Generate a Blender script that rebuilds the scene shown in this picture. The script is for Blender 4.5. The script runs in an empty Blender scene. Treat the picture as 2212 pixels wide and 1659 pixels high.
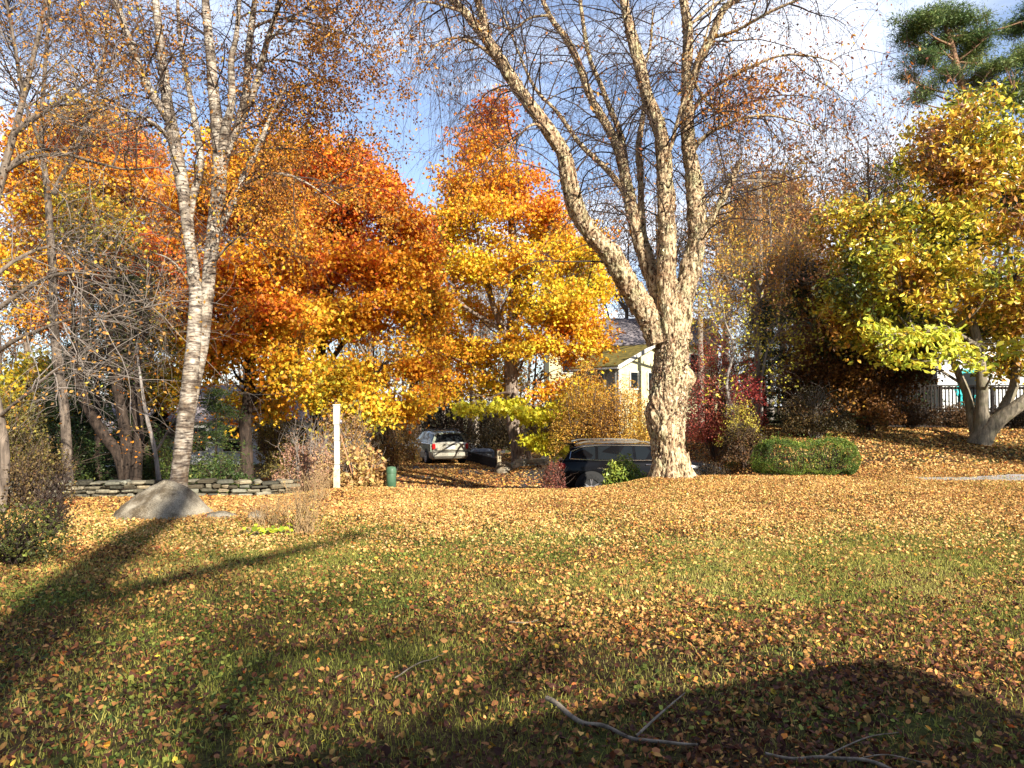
import bpy, math, random
import numpy as np
from mathutils import Vector
random.seed(7)
R = np.random.default_rng(11)
SC = bpy.context.scene
COL = SC.collection

# ------------------------------------------------------------------ camera, sky, sun, exposure
F = 1600.0; CX = 1106.0; CY = 829.5; PITCH = math.atan(50.5/1600)
CAMZ = 1.6
cam = bpy.data.cameras.new('camera'); co = bpy.data.objects.new('camera', cam); COL.objects.link(co)
cam.sensor_width = 36; cam.lens = 36*F/2212; cam.clip_end = 6000; cam.clip_start = .05
co.location = (0, 0, CAMZ); co.rotation_euler = (math.pi/2+PITCH, 0, 0)
SC.camera = co
SUN_AZ = math.radians(33); SUN_EL = math.radians(28)
sd = Vector((math.sin(SUN_AZ)*math.cos(SUN_EL), -math.cos(SUN_AZ)*math.cos(SUN_EL), math.sin(SUN_EL)))
sl = bpy.data.lights.new('sun', 'SUN'); sl.energy = 5.0; sl.angle = math.radians(.5); sl.color = (1, .93, .80)
so = bpy.data.objects.new('sun', sl); COL.objects.link(so)
so.rotation_euler = sd.to_track_quat('Z', 'Y').to_euler(); so.location = (10, -20, 30)
SC.view_settings.view_transform = 'Standard'; SC.view_settings.look = 'None'
SC.view_settings.gamma = 1; SC.view_settings.exposure = 1.13
W = bpy.data.worlds.new('World'); SC.world = W; W.use_nodes = True
def build_world():
    nt = W.node_tree; N = nt.nodes; L = nt.links; N.clear()
    out = N.new('ShaderNodeOutputWorld'); bg = N.new('ShaderNodeBackground'); bg.inputs[1].default_value = .055
    sky = N.new('ShaderNodeTexSky'); sky.sky_type = 'NISHITA'; sky.sun_disc = False
    sky.sun_elevation = SUN_EL; sky.sun_rotation = math.pi-SUN_AZ
    sky.air_density = 1.0; sky.dust_density = .4; sky.ozone_density = 2.6
    tc = N.new('ShaderNodeTexCoord'); sep = N.new('ShaderNodeSeparateXYZ'); L.new(tc.outputs['Generated'], sep.inputs[0])
    # project onto a cloud deck: x/(z+.12), y/(z+.12)
    ad = N.new('ShaderNodeMath'); ad.operation = 'ADD'; ad.inputs[1].default_value = .16; L.new(sep.outputs['Z'], ad.inputs[0])
    dx = N.new('ShaderNodeMath'); dx.operation = 'DIVIDE'; L.new(sep.outputs['X'], dx.inputs[0]); L.new(ad.outputs[0], dx.inputs[1])
    dy = N.new('ShaderNodeMath'); dy.operation = 'DIVIDE'; L.new(sep.outputs['Y'], dy.inputs[0]); L.new(ad.outputs[0], dy.inputs[1])
    cb = N.new('ShaderNodeCombineXYZ'); L.new(dx.outputs[0], cb.inputs[0]); L.new(dy.outputs[0], cb.inputs[1])
    mp = N.new('ShaderNodeMapping'); mp.inputs['Scale'].default_value = (.75, 1.15, 1); mp.inputs['Location'].default_value = (3.3, 1.2, 0)
    mp.inputs['Rotation'].default_value = (0, 0, .35)
    L.new(cb.outputs[0], mp.inputs[0])
    n1 = N.new('ShaderNodeTexNoise'); n1.inputs['Scale'].default_value = 1.15; n1.inputs['Detail'].default_value = 7; n1.inputs['Roughness'].default_value = .52
    n1.inputs['Distortion'].default_value = .5
    L.new(mp.outputs[0], n1.inputs[0])
    cr = N.new('ShaderNodeValToRGB'); cr.color_ramp.elements[0].position = .44; cr.color_ramp.elements[1].position = .66
    cr.color_ramp.elements[0].color = (.10, .10, .10, 1); cr.color_ramp.elements[1].color = (.92, .92, .92, 1)
    L.new(n1.outputs[0], cr.inputs[0])
    # real cloud brightness and a slightly richer blue of the open sky
    tint = N.new('ShaderNodeMixRGB'); tint.blend_type = 'MULTIPLY'; tint.inputs[0].default_value = 1
    tint.inputs[2].default_value = (1.75, 1.8, 1.95, 1); L.new(sky.outputs[0], tint.inputs[1])
    # clouds stand opposite the sun, front lit; the rest of the sky is clear
    nr = N.new('ShaderNodeMapRange'); nr.inputs[1].default_value = -.25; nr.inputs[2].default_value = .35; nr.inputs[3].default_value = 0; nr.inputs[4].default_value = 1; L.new(sep.outputs['Y'], nr.inputs[0])
    cm = N.new('ShaderNodeMath'); cm.operation = 'MULTIPLY'; L.new(cr.outputs[0], cm.inputs[0]); L.new(nr.outputs[0], cm.inputs[1])
    L.new(nr.outputs[0], tint.inputs[0])
    mx = N.new('ShaderNodeMixRGB'); mx.inputs[2].default_value = (17., 17.6, 19., 1)
    L.new(cm.outputs[0], mx.inputs[0]); L.new(tint.outputs[0], mx.inputs[1])
    L.new(mx.outputs[0], bg.inputs[0]); L.new(bg.outputs[0], out.inputs[0])
build_world()

# ------------------------------------------------------------------ helpers
def P(px, py, d):
    u = (px-CX)/F; v = (CY-py)/F
    y = math.cos(PITCH)-v*math.sin(PITCH); z = math.sin(PITCH)+v*math.cos(PITCH)
    k = d/y
    return np.array([u*k, d, CAMZ+z*k])
def S(t, a, b):
    t = np.clip((np.asarray(t, float)-a)/(b-a), 0, 1); return t*t*(3-2*t)
def _h(i, j, k, s):
    n = (i*374761393+j*668265263+k*2147483647+s*1442695041) & 0xffffffff
    n = ((n ^ (n >> 13))*1274126177) & 0xffffffff
    n = n ^ (n >> 16)
    return (n & 0xffff)/65535.0
def noise(p, scale=1., seed=0):
    p = np.asarray(p, float)*scale+1000.5
    f = np.floor(p).astype(np.int64); t = p-f; t = t*t*(3-2*t)
    i, j, k = f[..., 0], f[..., 1], f[..., 2]; r = 0
    for a in (0, 1):
        for b in (0, 1):
            for c in (0, 1):
                w = (t[..., 0] if a else 1-t[..., 0])*(t[..., 1] if b else 1-t[..., 1])*(t[..., 2] if c else 1-t[..., 2])
                r = r+w*_h(i+a, j+b, k+c, seed)
    return r
def ground(x, y):
    x = np.asarray(x, float); y = np.asarray(y, float)
    zl = -1.0*S(y, 11.8, 22)
    y0 = 15.0+S(x, 1, 4)*2.1
    zm = -.07*S(y, 11.5, 14.8)*(1-S(x, 2, 3.6))-.95*S((y-y0), 0, 2.9)+.3*S(y, 27, 29)*S(x, -.3, .5)
    zr = .13*np.clip(y-17.3, 0, 6.5)
    wl = 1-S(x, -5.2, -3.0); wr = S(x, 5.6, 8.2)
    z = wl*zl+(1-wl)*((1-wr)*zm+wr*zr)
    p = np.stack([x, y, np.zeros_like(x)], -1)
    z = z+(noise(p, .5, 3)-.5)*.07+(noise(p, 1.6, 4)-.5)*.03
    return z
def gz(x, y): return float(ground(x, y))
def G(px, d):
    """point of the ground under photo column px at depth d"""
    x = (px-CX)/F*d
    return np.array([x, d, gz(x, d)])

def mesh(name, V, Fc, mat, col=None, smooth=False, parent=None, base=None, uvw=None):
    """Fc: (M,k) array or list of such arrays"""
    V = np.asarray(V, float)
    if base is not None: V = V-np.asarray(base)
    if not isinstance(Fc, list): Fc = [Fc]
    Fc = [np.asarray(f, np.int32) for f in Fc if len(f)]
    me = bpy.data.meshes.new(name)
    me.vertices.add(len(V)); me.vertices.foreach_set('co', V.astype(np.float32).ravel())
    nl = sum(f.size for f in Fc); me.loops.add(nl)
    me.loops.foreach_set('vertex_index', np.concatenate([f.ravel() for f in Fc]))
    npoly = sum(len(f) for f in Fc); me.polygons.add(npoly)
    st = []; s = 0
    for f in Fc:
        st.append(s+np.arange(len(f))*f.shape[1]); s += f.size
    me.polygons.foreach_set('loop_start', np.concatenate(st).astype(np.int32))
    me.polygons.foreach_set('use_smooth', np.full(npoly, bool(smooth)))
    if col is not None:
        a = me.attributes.new('col', 'FLOAT_COLOR', 'POINT')
        c = np.ones((len(V), 4), np.float32); c[:, :3] = col; a.data.foreach_set('color', c.ravel())
    me.update(calc_edges=True)
    me.materials.append(mat)
    o = bpy.data.objects.new(name, me); COL.objects.link(o)
    if parent is not None: o.parent = parent
    return o
def tag(o, label=None, cat=None, group=None, kind=None):
    if label: o['label'] = label
    if cat: o['category'] = cat
    if group: o['group'] = group
    if kind: o['kind'] = kind
    return o
class Thing:
    def __init__(s, name, label, cat, base, group=None, rz=0):
        s.o = bpy.data.objects.new(name, None); COL.objects.link(s.o)
        s.base = np.asarray(base, float); s.o.location = tuple(s.base); s.o.empty_display_size = .2
        s.o.rotation_euler = (0, 0, rz)
        tag(s.o, label, cat, group)
    def part(s, name, V, Fc, mat, col=None, smooth=False, parent=None, label=None):
        o = mesh(name, V, Fc, mat, col, smooth, parent or s.o, s.base)
        if label: o['label'] = label
        return o
    def lpart(s, name, mb, mat, smooth=False, parent=None, label=None):      # geometry already local
        o = mesh(name, mb.V, mb.faces(), mat, None, smooth, parent or s.o)
        if label: o['label'] = label
        return o
class MB:
    """little mesh builder"""
    def __init__(s): s.V = []; s.q = {3: [], 4: []}; s.ng = []
    def add(s, V, Fs):
        b = len(s.V); s.V += [tuple(v) for v in V]
        for f in Fs:
            f = [b+i for i in f]
            if len(f) in (3, 4): s.q[len(f)].append(f)
            else:
                for k in range(1, len(f)-1): s.q[3].append([f[0], f[k], f[k+1]])
        return s
    def faces(s): return [np.array(v) for v in s.q.values() if v]
    def box(s, c, d, rz=0, M=None, bev=0):
        x, y, z = [a/2 for a in d]; b = min(bev, x*.9, y*.9, z*.9)
        if b > 0:
            vs = []
            for sx in (-1, 1):
                for sy in (-1, 1):
                    for sz in (-1, 1):
                        vs += [(sx*(x), sy*(y-b), sz*(z-b)), (sx*(x-b), sy*y, sz*(z-b)), (sx*(x-b), sy*(y-b), sz*z)]
            def i(sx, sy, sz, k): return ((sx > 0)*4+(sy > 0)*2+(sz > 0))*3+k
            fs = []
            for sx in (-1, 1): fs.append([i(sx, -1, -1, 0), i(sx, 1, -1, 0), i(sx, 1, 1, 0), i(sx, -1, 1, 0)][::sx])
            for sy in (-1, 1): fs.append([i(-1, sy, -1, 1), i(-1, sy, 1, 1), i(1, sy, 1, 1), i(1, sy, -1, 1)][::sy])
            for sz in (-1, 1): fs.append([i(-1, -1, sz, 2), i(1, -1, sz, 2), i(1, 1, sz, 2), i(-1, 1, sz, 2)][::sz])
            for a in (-1, 1):
                for c2 in (-1, 1):
                    fs.append([i(a, c2, -1, 0), i(a, c2, 1, 0), i(a, c2, 1, 1), i(a, c2, -1, 1)][::-a*c2])
                    fs.append([i(a, -1, c2, 0), i(a, 1, c2, 0), i(a, 1, c2, 2), i(a, -1, c2, 2)][::a*c2])
                    fs.append([i(-1, a, c2, 1), i(1, a, c2, 1), i(1, a, c2, 2), i(-1, a, c2, 2)][::-a*c2])
                    for e in (-1, 1): fs.append([i(a, c2, e, 0), i(a, c2, e, 1), i(a, c2, e, 2)][::a*c2*e])
        else:
            vs = [(sx*x, sy*y, sz*z) for sx in (-1, 1) for sy in (-1, 1) for sz in (-1, 1)]
            fs = [(0, 1, 3, 2), (4, 6, 7, 5), (0, 4, 5, 1), (2, 3, 7, 6), (0, 2, 6, 4), (1, 5, 7, 3)]
        cz, sn = math.cos(rz), math.sin(rz); out = []
        for v in vs:
            v = (v[0]*cz-v[1]*sn, v[0]*sn+v[1]*cz, v[2])
            if M is not None: v = tuple(M @ Vector(v))
            out.append((v[0]+c[0], v[1]+c[1], v[2]+c[2]))
        return s.add(out, fs)
    def bar(s, a, b, w, h=None, n=None):
        """square or round bar from a to b"""
        a = Vector(a); b = Vector(b); t = (b-a).normalized(); u = t.orthogonal().normalized() if abs(t.z) > .99 else t.cross(Vector((0, 0, 1))).normalized()
        v = u.cross(t); h = h or w
        if n:
            ring = [(math.cos(2*math.pi*k/n)*w, math.sin(2*math.pi*k/n)*h) for k in range(n)]
        else: ring = [(-w/2, -h/2), (w/2, -h/2), (w/2, h/2), (-w/2, h/2)]; n = 4
        V = [a+u*p+v*q for p, q in ring]+[b+u*p+v*q for p, q in ring]
        return s.add(V, [[k, (k+1) % n, n+(k+1) % n, n+k] for k in range(n)]+[list(range(n))[::-1], list(range(n, 2*n))])
    def lathe(s, prof, c, axis='z', n=20):
        V = []; m = len(prof)
        for k in range(n):
            a = 2*math.pi*k/n; ca, sa = math.cos(a), math.sin(a)
            for r, h in prof:
                p = (r*ca, r*sa, h) if axis == 'z' else ((r*ca, h, r*sa) if axis == 'y' else (h, r*ca, r*sa))
                V.append((p[0]+c[0], p[1]+c[1], p[2]+c[2]))
        Fs = [[k*m+j, k*m+j+1, ((k+1) % n)*m+j+1, ((k+1) % n)*m+j] for k in range(n) for j in range(m-1)]
        return s.add(V, Fs)
    def prism(s, poly, fn):
        """poly: 2-D outline; fn(p, side) -> 3-D point for side 0/1"""
        n = len(poly); V = [fn(p, 0) for p in poly]+[fn(p, 1) for p in poly]
        return s.add(V, [[k, (k+1) % n, n+(k+1) % n, n+k] for k in range(n)]+[list(range(n))[::-1], list(range(n, 2*n))])

# ------------------------------------------------------------------ materials
def mat(name, base=(.5, .5, .5), rough=.8, spec=.3, fn=None, metal=0., coat=0.):
    m = bpy.data.materials.new(name); m.use_nodes = True
    nt = m.node_tree; b = nt.nodes['Principled BSDF']
    b.inputs['Base Color'].default_value = (*base, 1); b.inputs['Roughness'].default_value = rough
    b.inputs['Specular IOR Level'].default_value = spec; b.inputs['Metallic'].default_value = metal
    b.inputs['Coat Weight'].default_value = coat; b.inputs['Coat Roughness'].default_value = .05
    if fn: fn(nt, nt.nodes, nt.links, b)
    return m
def ntex(N, L, scale, detail=5, vec=None, rough=.55, dist=0):
    n = N.new('ShaderNodeTexNoise'); n.inputs['Scale'].default_value = scale; n.inputs['Detail'].default_value = detail
    n.inputs['Roughness'].default_value = rough; n.inputs['Distortion'].default_value = dist
    if vec is not None: L.new(vec, n.inputs[0])
    return n.outputs[0]
def ramp(N, L, src, stops):
    r = N.new('ShaderNodeValToRGB'); e = r.color_ramp.elements
    e[0].position, e[0].color = stops[0][0], (*stops[0][1], 1); e[1].position, e[1].color = stops[-1][0], (*stops[-1][1], 1)
    for p, c in stops[1:-1]:
        k = e.new(p); k.color = (*c, 1)
    L.new(src, r.inputs[0]); return r.outputs[0]
def coord(N, L, scale=(1, 1, 1)):
    t = N.new('ShaderNodeTexCoord'); m = N.new('ShaderNodeMapping'); m.inputs['Scale'].default_value = scale
    L.new(t.outputs['Object'], m.inputs[0]); return m.outputs[0]
def bump(N, L, src, b, strength=.5, dist=.02):
    n = N.new('ShaderNodeBump'); n.inputs['Strength'].default_value = strength; n.inputs['Distance'].default_value = dist
    L.new(src, n.inputs['Height']); L.new(n.outputs[0], b.inputs['Normal'])
def mixc(N, L, fac, a, b, mode='MIX'):
    m = N.new('ShaderNodeMixRGB'); m.blend_type = mode
    for k, v in ((0, fac), (1, a), (2, b)):
        if isinstance(v, (int, float)): m.inputs[k].default_value = v
        elif isinstance(v, tuple): m.inputs[k].default_value = (*v, 1)
        else: L.new(v, m.inputs[k])
    return m.outputs[0]
def leafmat(name, trans=.35, rough=.5, spec=.3):
    m = bpy.data.materials.new(name); m.use_nodes = True; nt = m.node_tree; N = nt.nodes; L = nt.links
    b = N['Principled BSDF']; at = N.new('ShaderNodeAttribute'); at.attribute_name = 'col'
    b.inputs['Roughness'].default_value = rough; b.inputs['Specular IOR Level'].default_value = spec
    t = N.new('ShaderNodeBsdfTranslucent'); mx = N.new('ShaderNodeMixShader'); mx.inputs[0].default_value = trans
    L.new(at.outputs['Color'], b.inputs['Base Color'])
    L.new(at.outputs['Color'], t.inputs[0]); L.new(b.outputs[0], mx.inputs[1]); L.new(t.outputs[0], mx.inputs[2])
    L.new(mx.outputs[0], N['Material Output'].inputs[0]); return m
LEAF = leafmat('leaf', .28); LITTER = leafmat('dry leaf', .12, .7, .2); GLOSSY = leafmat('glossy leaf', .2, .33, .5)
GRASS = leafmat('grass blade', .3, .6, .2)
def attrmat(name, rough=.85, bstr=.6, bsc=30):
    def f(nt, N, L, b):
        at = N.new('ShaderNodeAttribute'); at.attribute_name = 'col'
        c = coord(N, L); n = ntex(N, L, bsc, 6, c)
        v = ramp(N, L, n, [(.3, (.62, .62, .62)), (.7, (1.15, 1.15, 1.15))])
        L.new(mixc(N, L, 1., at.outputs['Color'], v, 'MULTIPLY'), b.inputs['Base Color']); bump(N, L, n, b, bstr, .01)
    return mat(name, rough=rough, fn=f, spec=.2)
FLAKE = attrmat('bark flake', .8, .3, 60); STONE = attrmat('stone', .9, .8, 22)
def f_birch(nt, N, L, b):
    c = coord(N, L, (6, 6, 34)); n = ntex(N, L, 1.0, 6, c, .65)
    c2 = coord(N, L, (1, 1, 1)); n2 = ntex(N, L, 3.2, 5, c2, .6); n3 = ntex(N, L, 9, 4, c2)
    col = ramp(N, L, n, [(.36, (.06, .045, .035)), (.46, (.26, .21, .17)), (.54, (.48, .42, .34)), (.72, (.64, .58, .47))])
    dk = ramp(N, L, n2, [(.38, (.30, .26, .23)), (.54, (1, 1, 1))]); pk = ramp(N, L, n3, [(.45, (1, 1, 1)), (.75, (.95, .82, .70))])
    L.new(mixc(N, L, 1., mixc(N, L, 1., col, dk, 'MULTIPLY'), pk, 'MULTIPLY'), b.inputs['Base Color']); bump(N, L, n, b, .5, .015)
BIRCH = mat('white birch bark', rough=.7, fn=f_birch)
def f_gnarl(nt, N, L, b):
    c = coord(N, L, (17, 17, 6)); n = ntex(N, L, 1.0, 8, c, .7, .8)
    c2 = coord(N, L, (1, 1, .6)); n2 = ntex(N, L, 4.5, 5, c2, .6); n3 = ntex(N, L, 26, 4, c2, .6)
    col = ramp(N, L, n, [(.37, (.025, .015, .010)), (.44, (.14, .085, .05)), (.50, (.46, .35, .22)), (.57, (.70, .60, .41)), (.8, (.80, .73, .55))])
    t = ramp(N, L, n2, [(.35, (.95, .78, .68)), (.5, (1, .93, .86)), (.66, (.84, .90, .76))])
    L.new(mixc(N, L, 1., col, t, 'MULTIPLY'), b.inputs['Base Color'])
    m = N.new('ShaderNodeMath'); m.operation = 'ADD'; L.new(n, m.inputs[0]); L.new(n3, m.inputs[1]); bump(N, L, m.outputs[0], b, .9, .035)
GNARL = mat('peeling bark', rough=.85, fn=f_gnarl)
def barkf(dark, light, mottle=None):
    def f(nt, N, L, b):
        c = coord(N, L, (16, 16, 3)); n = ntex(N, L, 1., 7, c, .65, .4)
        col = ramp(N, L, n, [(.35, dark), (.65, light)])
        if mottle:
            n2 = ntex(N, L, 3, 4, coord(N, L)); k = ramp(N, L, n2, [(.5, (0, 0, 0)), (.62, (.7, .7, .7))]); col = mixc(N, L, k, col, mottle)  # random mottling in a second bark colour
        L.new(col, b.inputs['Base Color']); bump(N, L, n, b, .8, .02)
    return f
DARKB = mat('dark bark with shade', rough=.9, fn=barkf((.014, .010, .008), (.085, .058, .042)))  # dark bark, darkened further to stand for shade on the left stems
GREYB = mat('grey bark', rough=.85, fn=barkf((.13, .11, .10), (.42, .37, .33)))
MIDB = mat('brown bark', rough=.9, fn=barkf((.06, .045, .035), (.27, .21, .16)))
MAGB = mat('smooth bark', rough=.75, fn=barkf((.09, .075, .055), (.36, .30, .22), (.20, .18, .11)))
PINEB = mat('orange pine bark', rough=.9, fn=barkf((.10, .05, .03), (.42, .25, .15)))
MAPB = mat('maple bark', rough=.88, fn=barkf((.07, .055, .045), (.40, .31, .24)))
TWIG = mat('twig bark', (.055, .036, .028), .75); TWIGL = mat('pale twig', (.24, .20, .17), .8); TWIGM = mat('brown twig', (.11, .075, .055), .8)
def f_granite(nt, N, L, b):
    c = coord(N, L); n = ntex(N, L, 5, 7, c, .62); n2 = ntex(N, L, 70, 3, c, .7)
    col = ramp(N, L, n, [(.3, (.20, .17, .13)), (.5, (.40, .35, .27)), (.72, (.54, .48, .38))])
    sp = ramp(N, L, n2, [(.4, (.6, .6, .6)), (.6, (1.1, 1.1, 1.1))])
    n4 = ntex(N, L, 2.2, 6, c, .7); lk = ramp(N, L, n4, [(.42, (.48, .42, .34)), (.56, (1, .98, .94))]); sp = mixc(N, L, 1., sp, lk, 'MULTIPLY')
    L.new(mixc(N, L, 1., col, sp, 'MULTIPLY'), b.inputs['Base Color'])
    m = N.new('ShaderNodeMath'); m.operation = 'ADD'; L.new(n, m.inputs[0]); L.new(n2, m.inputs[1]); bump(N, L, m.outputs[0], b, .5, .03)
GRANITE = mat('granite', rough=.9, fn=f_granite)
def f_ground(nt, N, L, b):
    c = coord(N, L); n = ntex(N, L, .8, 6, c, .6); n2 = ntex(N, L, 28, 6, c, .75); n3 = ntex(N, L, 5, 5, c, .6)
    base = ramp(N, L, n2, [(.3, (.02, .012, .008)), (.5, (.09, .055, .028)), (.7, (.22, .13, .06))])
    gr = ramp(N, L, n2, [(.3, (.03, .035, .01)), (.55, (.10, .12, .03)), (.75, (.22, .22, .06))])
    k = ramp(N, L, n, [(.45, (0, 0, 0)), (.6, (.8, .8, .8))])
    L.new(mixc(N, L, k, base, gr), b.inputs['Base Color']); bump(N, L, n2, b, 1., .04)
GROUND = mat('leafy soil', rough=.95, spec=.1, fn=f_ground)
def f_asph(nt, N, L, b):
    c = coord(N, L); n = ntex(N, L, 90, 4, c, .7); n2 = ntex(N, L, 1.5, 4, c)
    col = ramp(N, L, n, [(.35, (.03, .03, .032)), (.65, (.09, .085, .085))]); v = ramp(N, L, n2, [(.4, (.7, .7, .7)), (.6, (1.2, 1.15, 1.1))])
    L.new(mixc(N, L, 1., col, v, 'MULTIPLY'), b.inputs['Base Color']); bump(N, L, n, b, .5, .01)
ASPH = mat('asphalt', rough=.92, fn=f_asph)
def f_grav(nt, N, L, b):
    c = coord(N, L); v = N.new('ShaderNodeTexVoronoi'); v.inputs['Scale'].default_value = 45; L.new(c, v.inputs[0])
    col = ramp(N, L, v.outputs['Color'], [(.1, (.22, .20, .19)), (.5, (.40, .36, .34)), (.9, (.55, .50, .47))])
    L.new(col, b.inputs['Base Color']); bump(N, L, v.outputs['Distance'], b, .8, .02)
GRAVEL = mat('gravel', rough=.95, fn=f_grav)
def noisy(name, a, b2, scale=6, rough=.6, spec=.3, stretch=(1, 1, 1), bs=.15, **k):
    def f(nt, N, L, b):
        n = ntex(N, L, scale, 6, coord(N, L, stretch), .6)
        L.new(ramp(N, L, n, [(.35, a), (.65, b2)]), b.inputs['Base Color']); bump(N, L, n, b, bs, .01)
    return mat(name, rough=rough, spec=spec, fn=f, **k)
WHITEP = noisy('weathered white paint', (.46, .44, .38), (.72, .71, .67), 5, .6)
WHITES = noisy('white siding', (.62, .62, .60), (.80, .80, .78), 3, .6)
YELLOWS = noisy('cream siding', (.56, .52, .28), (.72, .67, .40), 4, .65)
SHADESID = noisy('shaded cream siding', (.30, .29, .24), (.44, .42, .34), 4, .7)  # cream siding greyed, shade of the left wall put into its colour
ROOFB = noisy('mossy brown shingles', (.09, .08, .025), (.26, .19, .05), 3, .95, .1, (1, 1, 3), .6)
ROOFG = noisy('grey shingles', (.17, .15, .16), (.32, .28, .29), 9, .9, .1, (1, 1, 3), .5)
ROOFD = noisy('dark shingles', (.05, .05, .05), (.12, .11, .11), 9, .9, .1)
TEAL = noisy('teal paint', (.03, .42, .42), (.05, .52, .50), 3, .5)
DECKW = noisy('dark wood with shade', (.010, .008, .007), (.04, .03, .025), 12, .8, .2, (1, 1, 6))  # dark wood, made darker still in place of shade over the deck
POSTW = noisy('raw timber', (.42, .33, .20), (.62, .52, .36), 9, .85, .2, (6, 6, 1))
GREENM = noisy('green enamel', (.05, .11, .06), (.09, .17, .10), 5, .45)
POLEW = noisy('pole wood', (.16, .13, .10), (.34, .28, .22), 8, .9, .1, (10, 10, 1))
GLASS = mat('dark window glass', (.012, .015, .018), .05, .2)
BLACKR = noisy('tyre rubber', (.012, .012, .012), (.03, .03, .03), 20, .85, .2)
BLACKP = mat('black car paint', (.006, .006, .007), .10, .22)
TRIMB = mat('black plastic trim', (.02, .02, .02), .6)
SILV = noisy('champagne car paint', (.50, .47, .38), (.56, .53, .43), 2, .3, .5, metal=.25, coat=.6, bs=0)
SILVSHADE = noisy('shaded car paint', (.16, .19, .14), (.20, .23, .17), 2, .3, .5, metal=.3, coat=.7, bs=0)  # darker copy of the body paint, carries the shade of the side
CHROME = mat('chrome strip', (.75, .75, .76), .18, .5, metal=1.)
ALLOY = mat('alloy wheel', (.50, .50, .52), .3, .5, metal=.8)
REDL = mat('red lamp lens', (.55, .015, .015), .15, .6, coat=.5)
PLATE = noisy('licence plate', (.50, .56, .62), (.78, .80, .80), 25, .45)
TARP = noisy('blue grey tarp', (.10, .12, .15), (.20, .23, .27), 6, .55, .3, bs=.5)

# ------------------------------------------------------------------ vegetation tools
def norm(v): return v/np.maximum(np.linalg.norm(v, axis=-1, keepdims=True), 1e-9)
def tubes(pts, rad, sides, start=0):
    """pts (N,K,3), rad (N,K) -> V, F quads"""
    N_, K, _ = pts.shape
    T = np.gradient(pts, axis=1); T = norm(T)
    ref = np.zeros((N_, 1, 3)); T0 = norm(pts[:, -1]-pts[:, 0])
    ref[:, 0, :] = np.where(np.abs(T0[:, 2:3]) > .7, [[1., .13, 0]], [[.1, 0, 1.]])
    U = norm(np.cross(T, np.broadcast_to(ref, T.shape))); B = np.cross(T, U)
    a = np.arange(sides)*2*np.pi/sides
    ring = U[:, :, None, :]*np.cos(a)[None, None, :, None]+B[:, :, None, :]*np.sin(a)[None, None, :, None]
    V = pts[:, :, None, :]+ring*rad[:, :, None, None]
    V = V.reshape(-1, 3)
    n = np.arange(N_)[:, None, None]*K*sides; k = np.arange(K-1)[None, :, None]*sides; s = np.arange(sides)[None, None, :]; s2 = (s+1) % sides
    f = np.stack([n+k+s, n+k+s2, n+k+sides+s2, n+k+sides+s], -1).reshape(-1, 4)
    return V, f+start
def cat(parts):
    Vs, Fs = [], []; n = 0
    for V, f in parts:
        Vs.append(V); Fs.append(f+n); n += len(V)
    return np.concatenate(Vs), np.concatenate(Fs)
def smoothline(pts, K):
    """Catmull-Rom through rows of pts (any width) resampled to K rows"""
    p = np.asarray(pts, float); p = np.vstack([2*p[0]-p[1], p, 2*p[-1]-p[-2]]); n = len(p)-3
    t = np.linspace(0, n-1e-6, K); i = t.astype(int); u = (t-i)[:, None]
    a, b, c, d = p[i], p[i+1], p[i+2], p[i+3]
    return .5*((2*b)+(-a+c)*u+(2*a-5*b+4*c-d)*u**2+(-a+3*b-3*c+d)*u**3)
def line_px(rows, K=26, wob=0., seed=0):
    """rows of (px, py, depth, radius m)"""
    q = [np.append(P(r[0], r[1], r[2]), r[3]) for r in rows]
    s = smoothline(q, K)
    if wob:
        e = np.sin(np.linspace(0, np.pi, K))[:, None]
        s[:, :3] += e*wob*(np.stack([noise(s[:, :3], 1.1, seed+k) for k in range(3)], 1)-.5)
    s[:, 3] = np.maximum(s[:, 3], .002)
    return s
def bark_tube(line, sides=22, amp=.12, seed=0, knots=(), vstretch=.5, fq=(5, 12, 26), fw=(1.2, .9, .5)):
    """thick tube with uneven surface"""
    pts = line[None, :, :3]; rad = line[None, :, 3]
    V, f = tubes(pts, rad, sides)
    c = np.repeat(line[:, :3], sides, 0); r = np.repeat(line[:, 3], sides)
    d = V-c; q = V*np.array([1, 1, vstretch])
    k = 1+amp*sum((noise(q, a, seed+i)-.5)*b for i, (a, b) in enumerate(zip(fq, fw)))
    for kp, kr, kh in knots:
        w = np.exp(-((V-np.asarray(kp))**2).sum(1)/(kr*kr)); k = k+w*kh
    return c+d*k[:, None], f
class Skel:
    def __init__(s): s.P = []; s.T = []; s.R = []
    def add(s, pts, rad, frm=0):
        if pts.ndim == 2: pts = pts[None]; rad = rad[None]
        T = norm(np.gradient(pts, axis=1))
        s.P.append(pts[:, frm:].reshape(-1, 3)); s.T.append(T[:, frm:].reshape(-1, 3)); s.R.append(rad[:, frm:].reshape(-1))
    def get(s): return np.concatenate(s.P), np.concatenate(s.T), np.concatenate(s.R)
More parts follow.
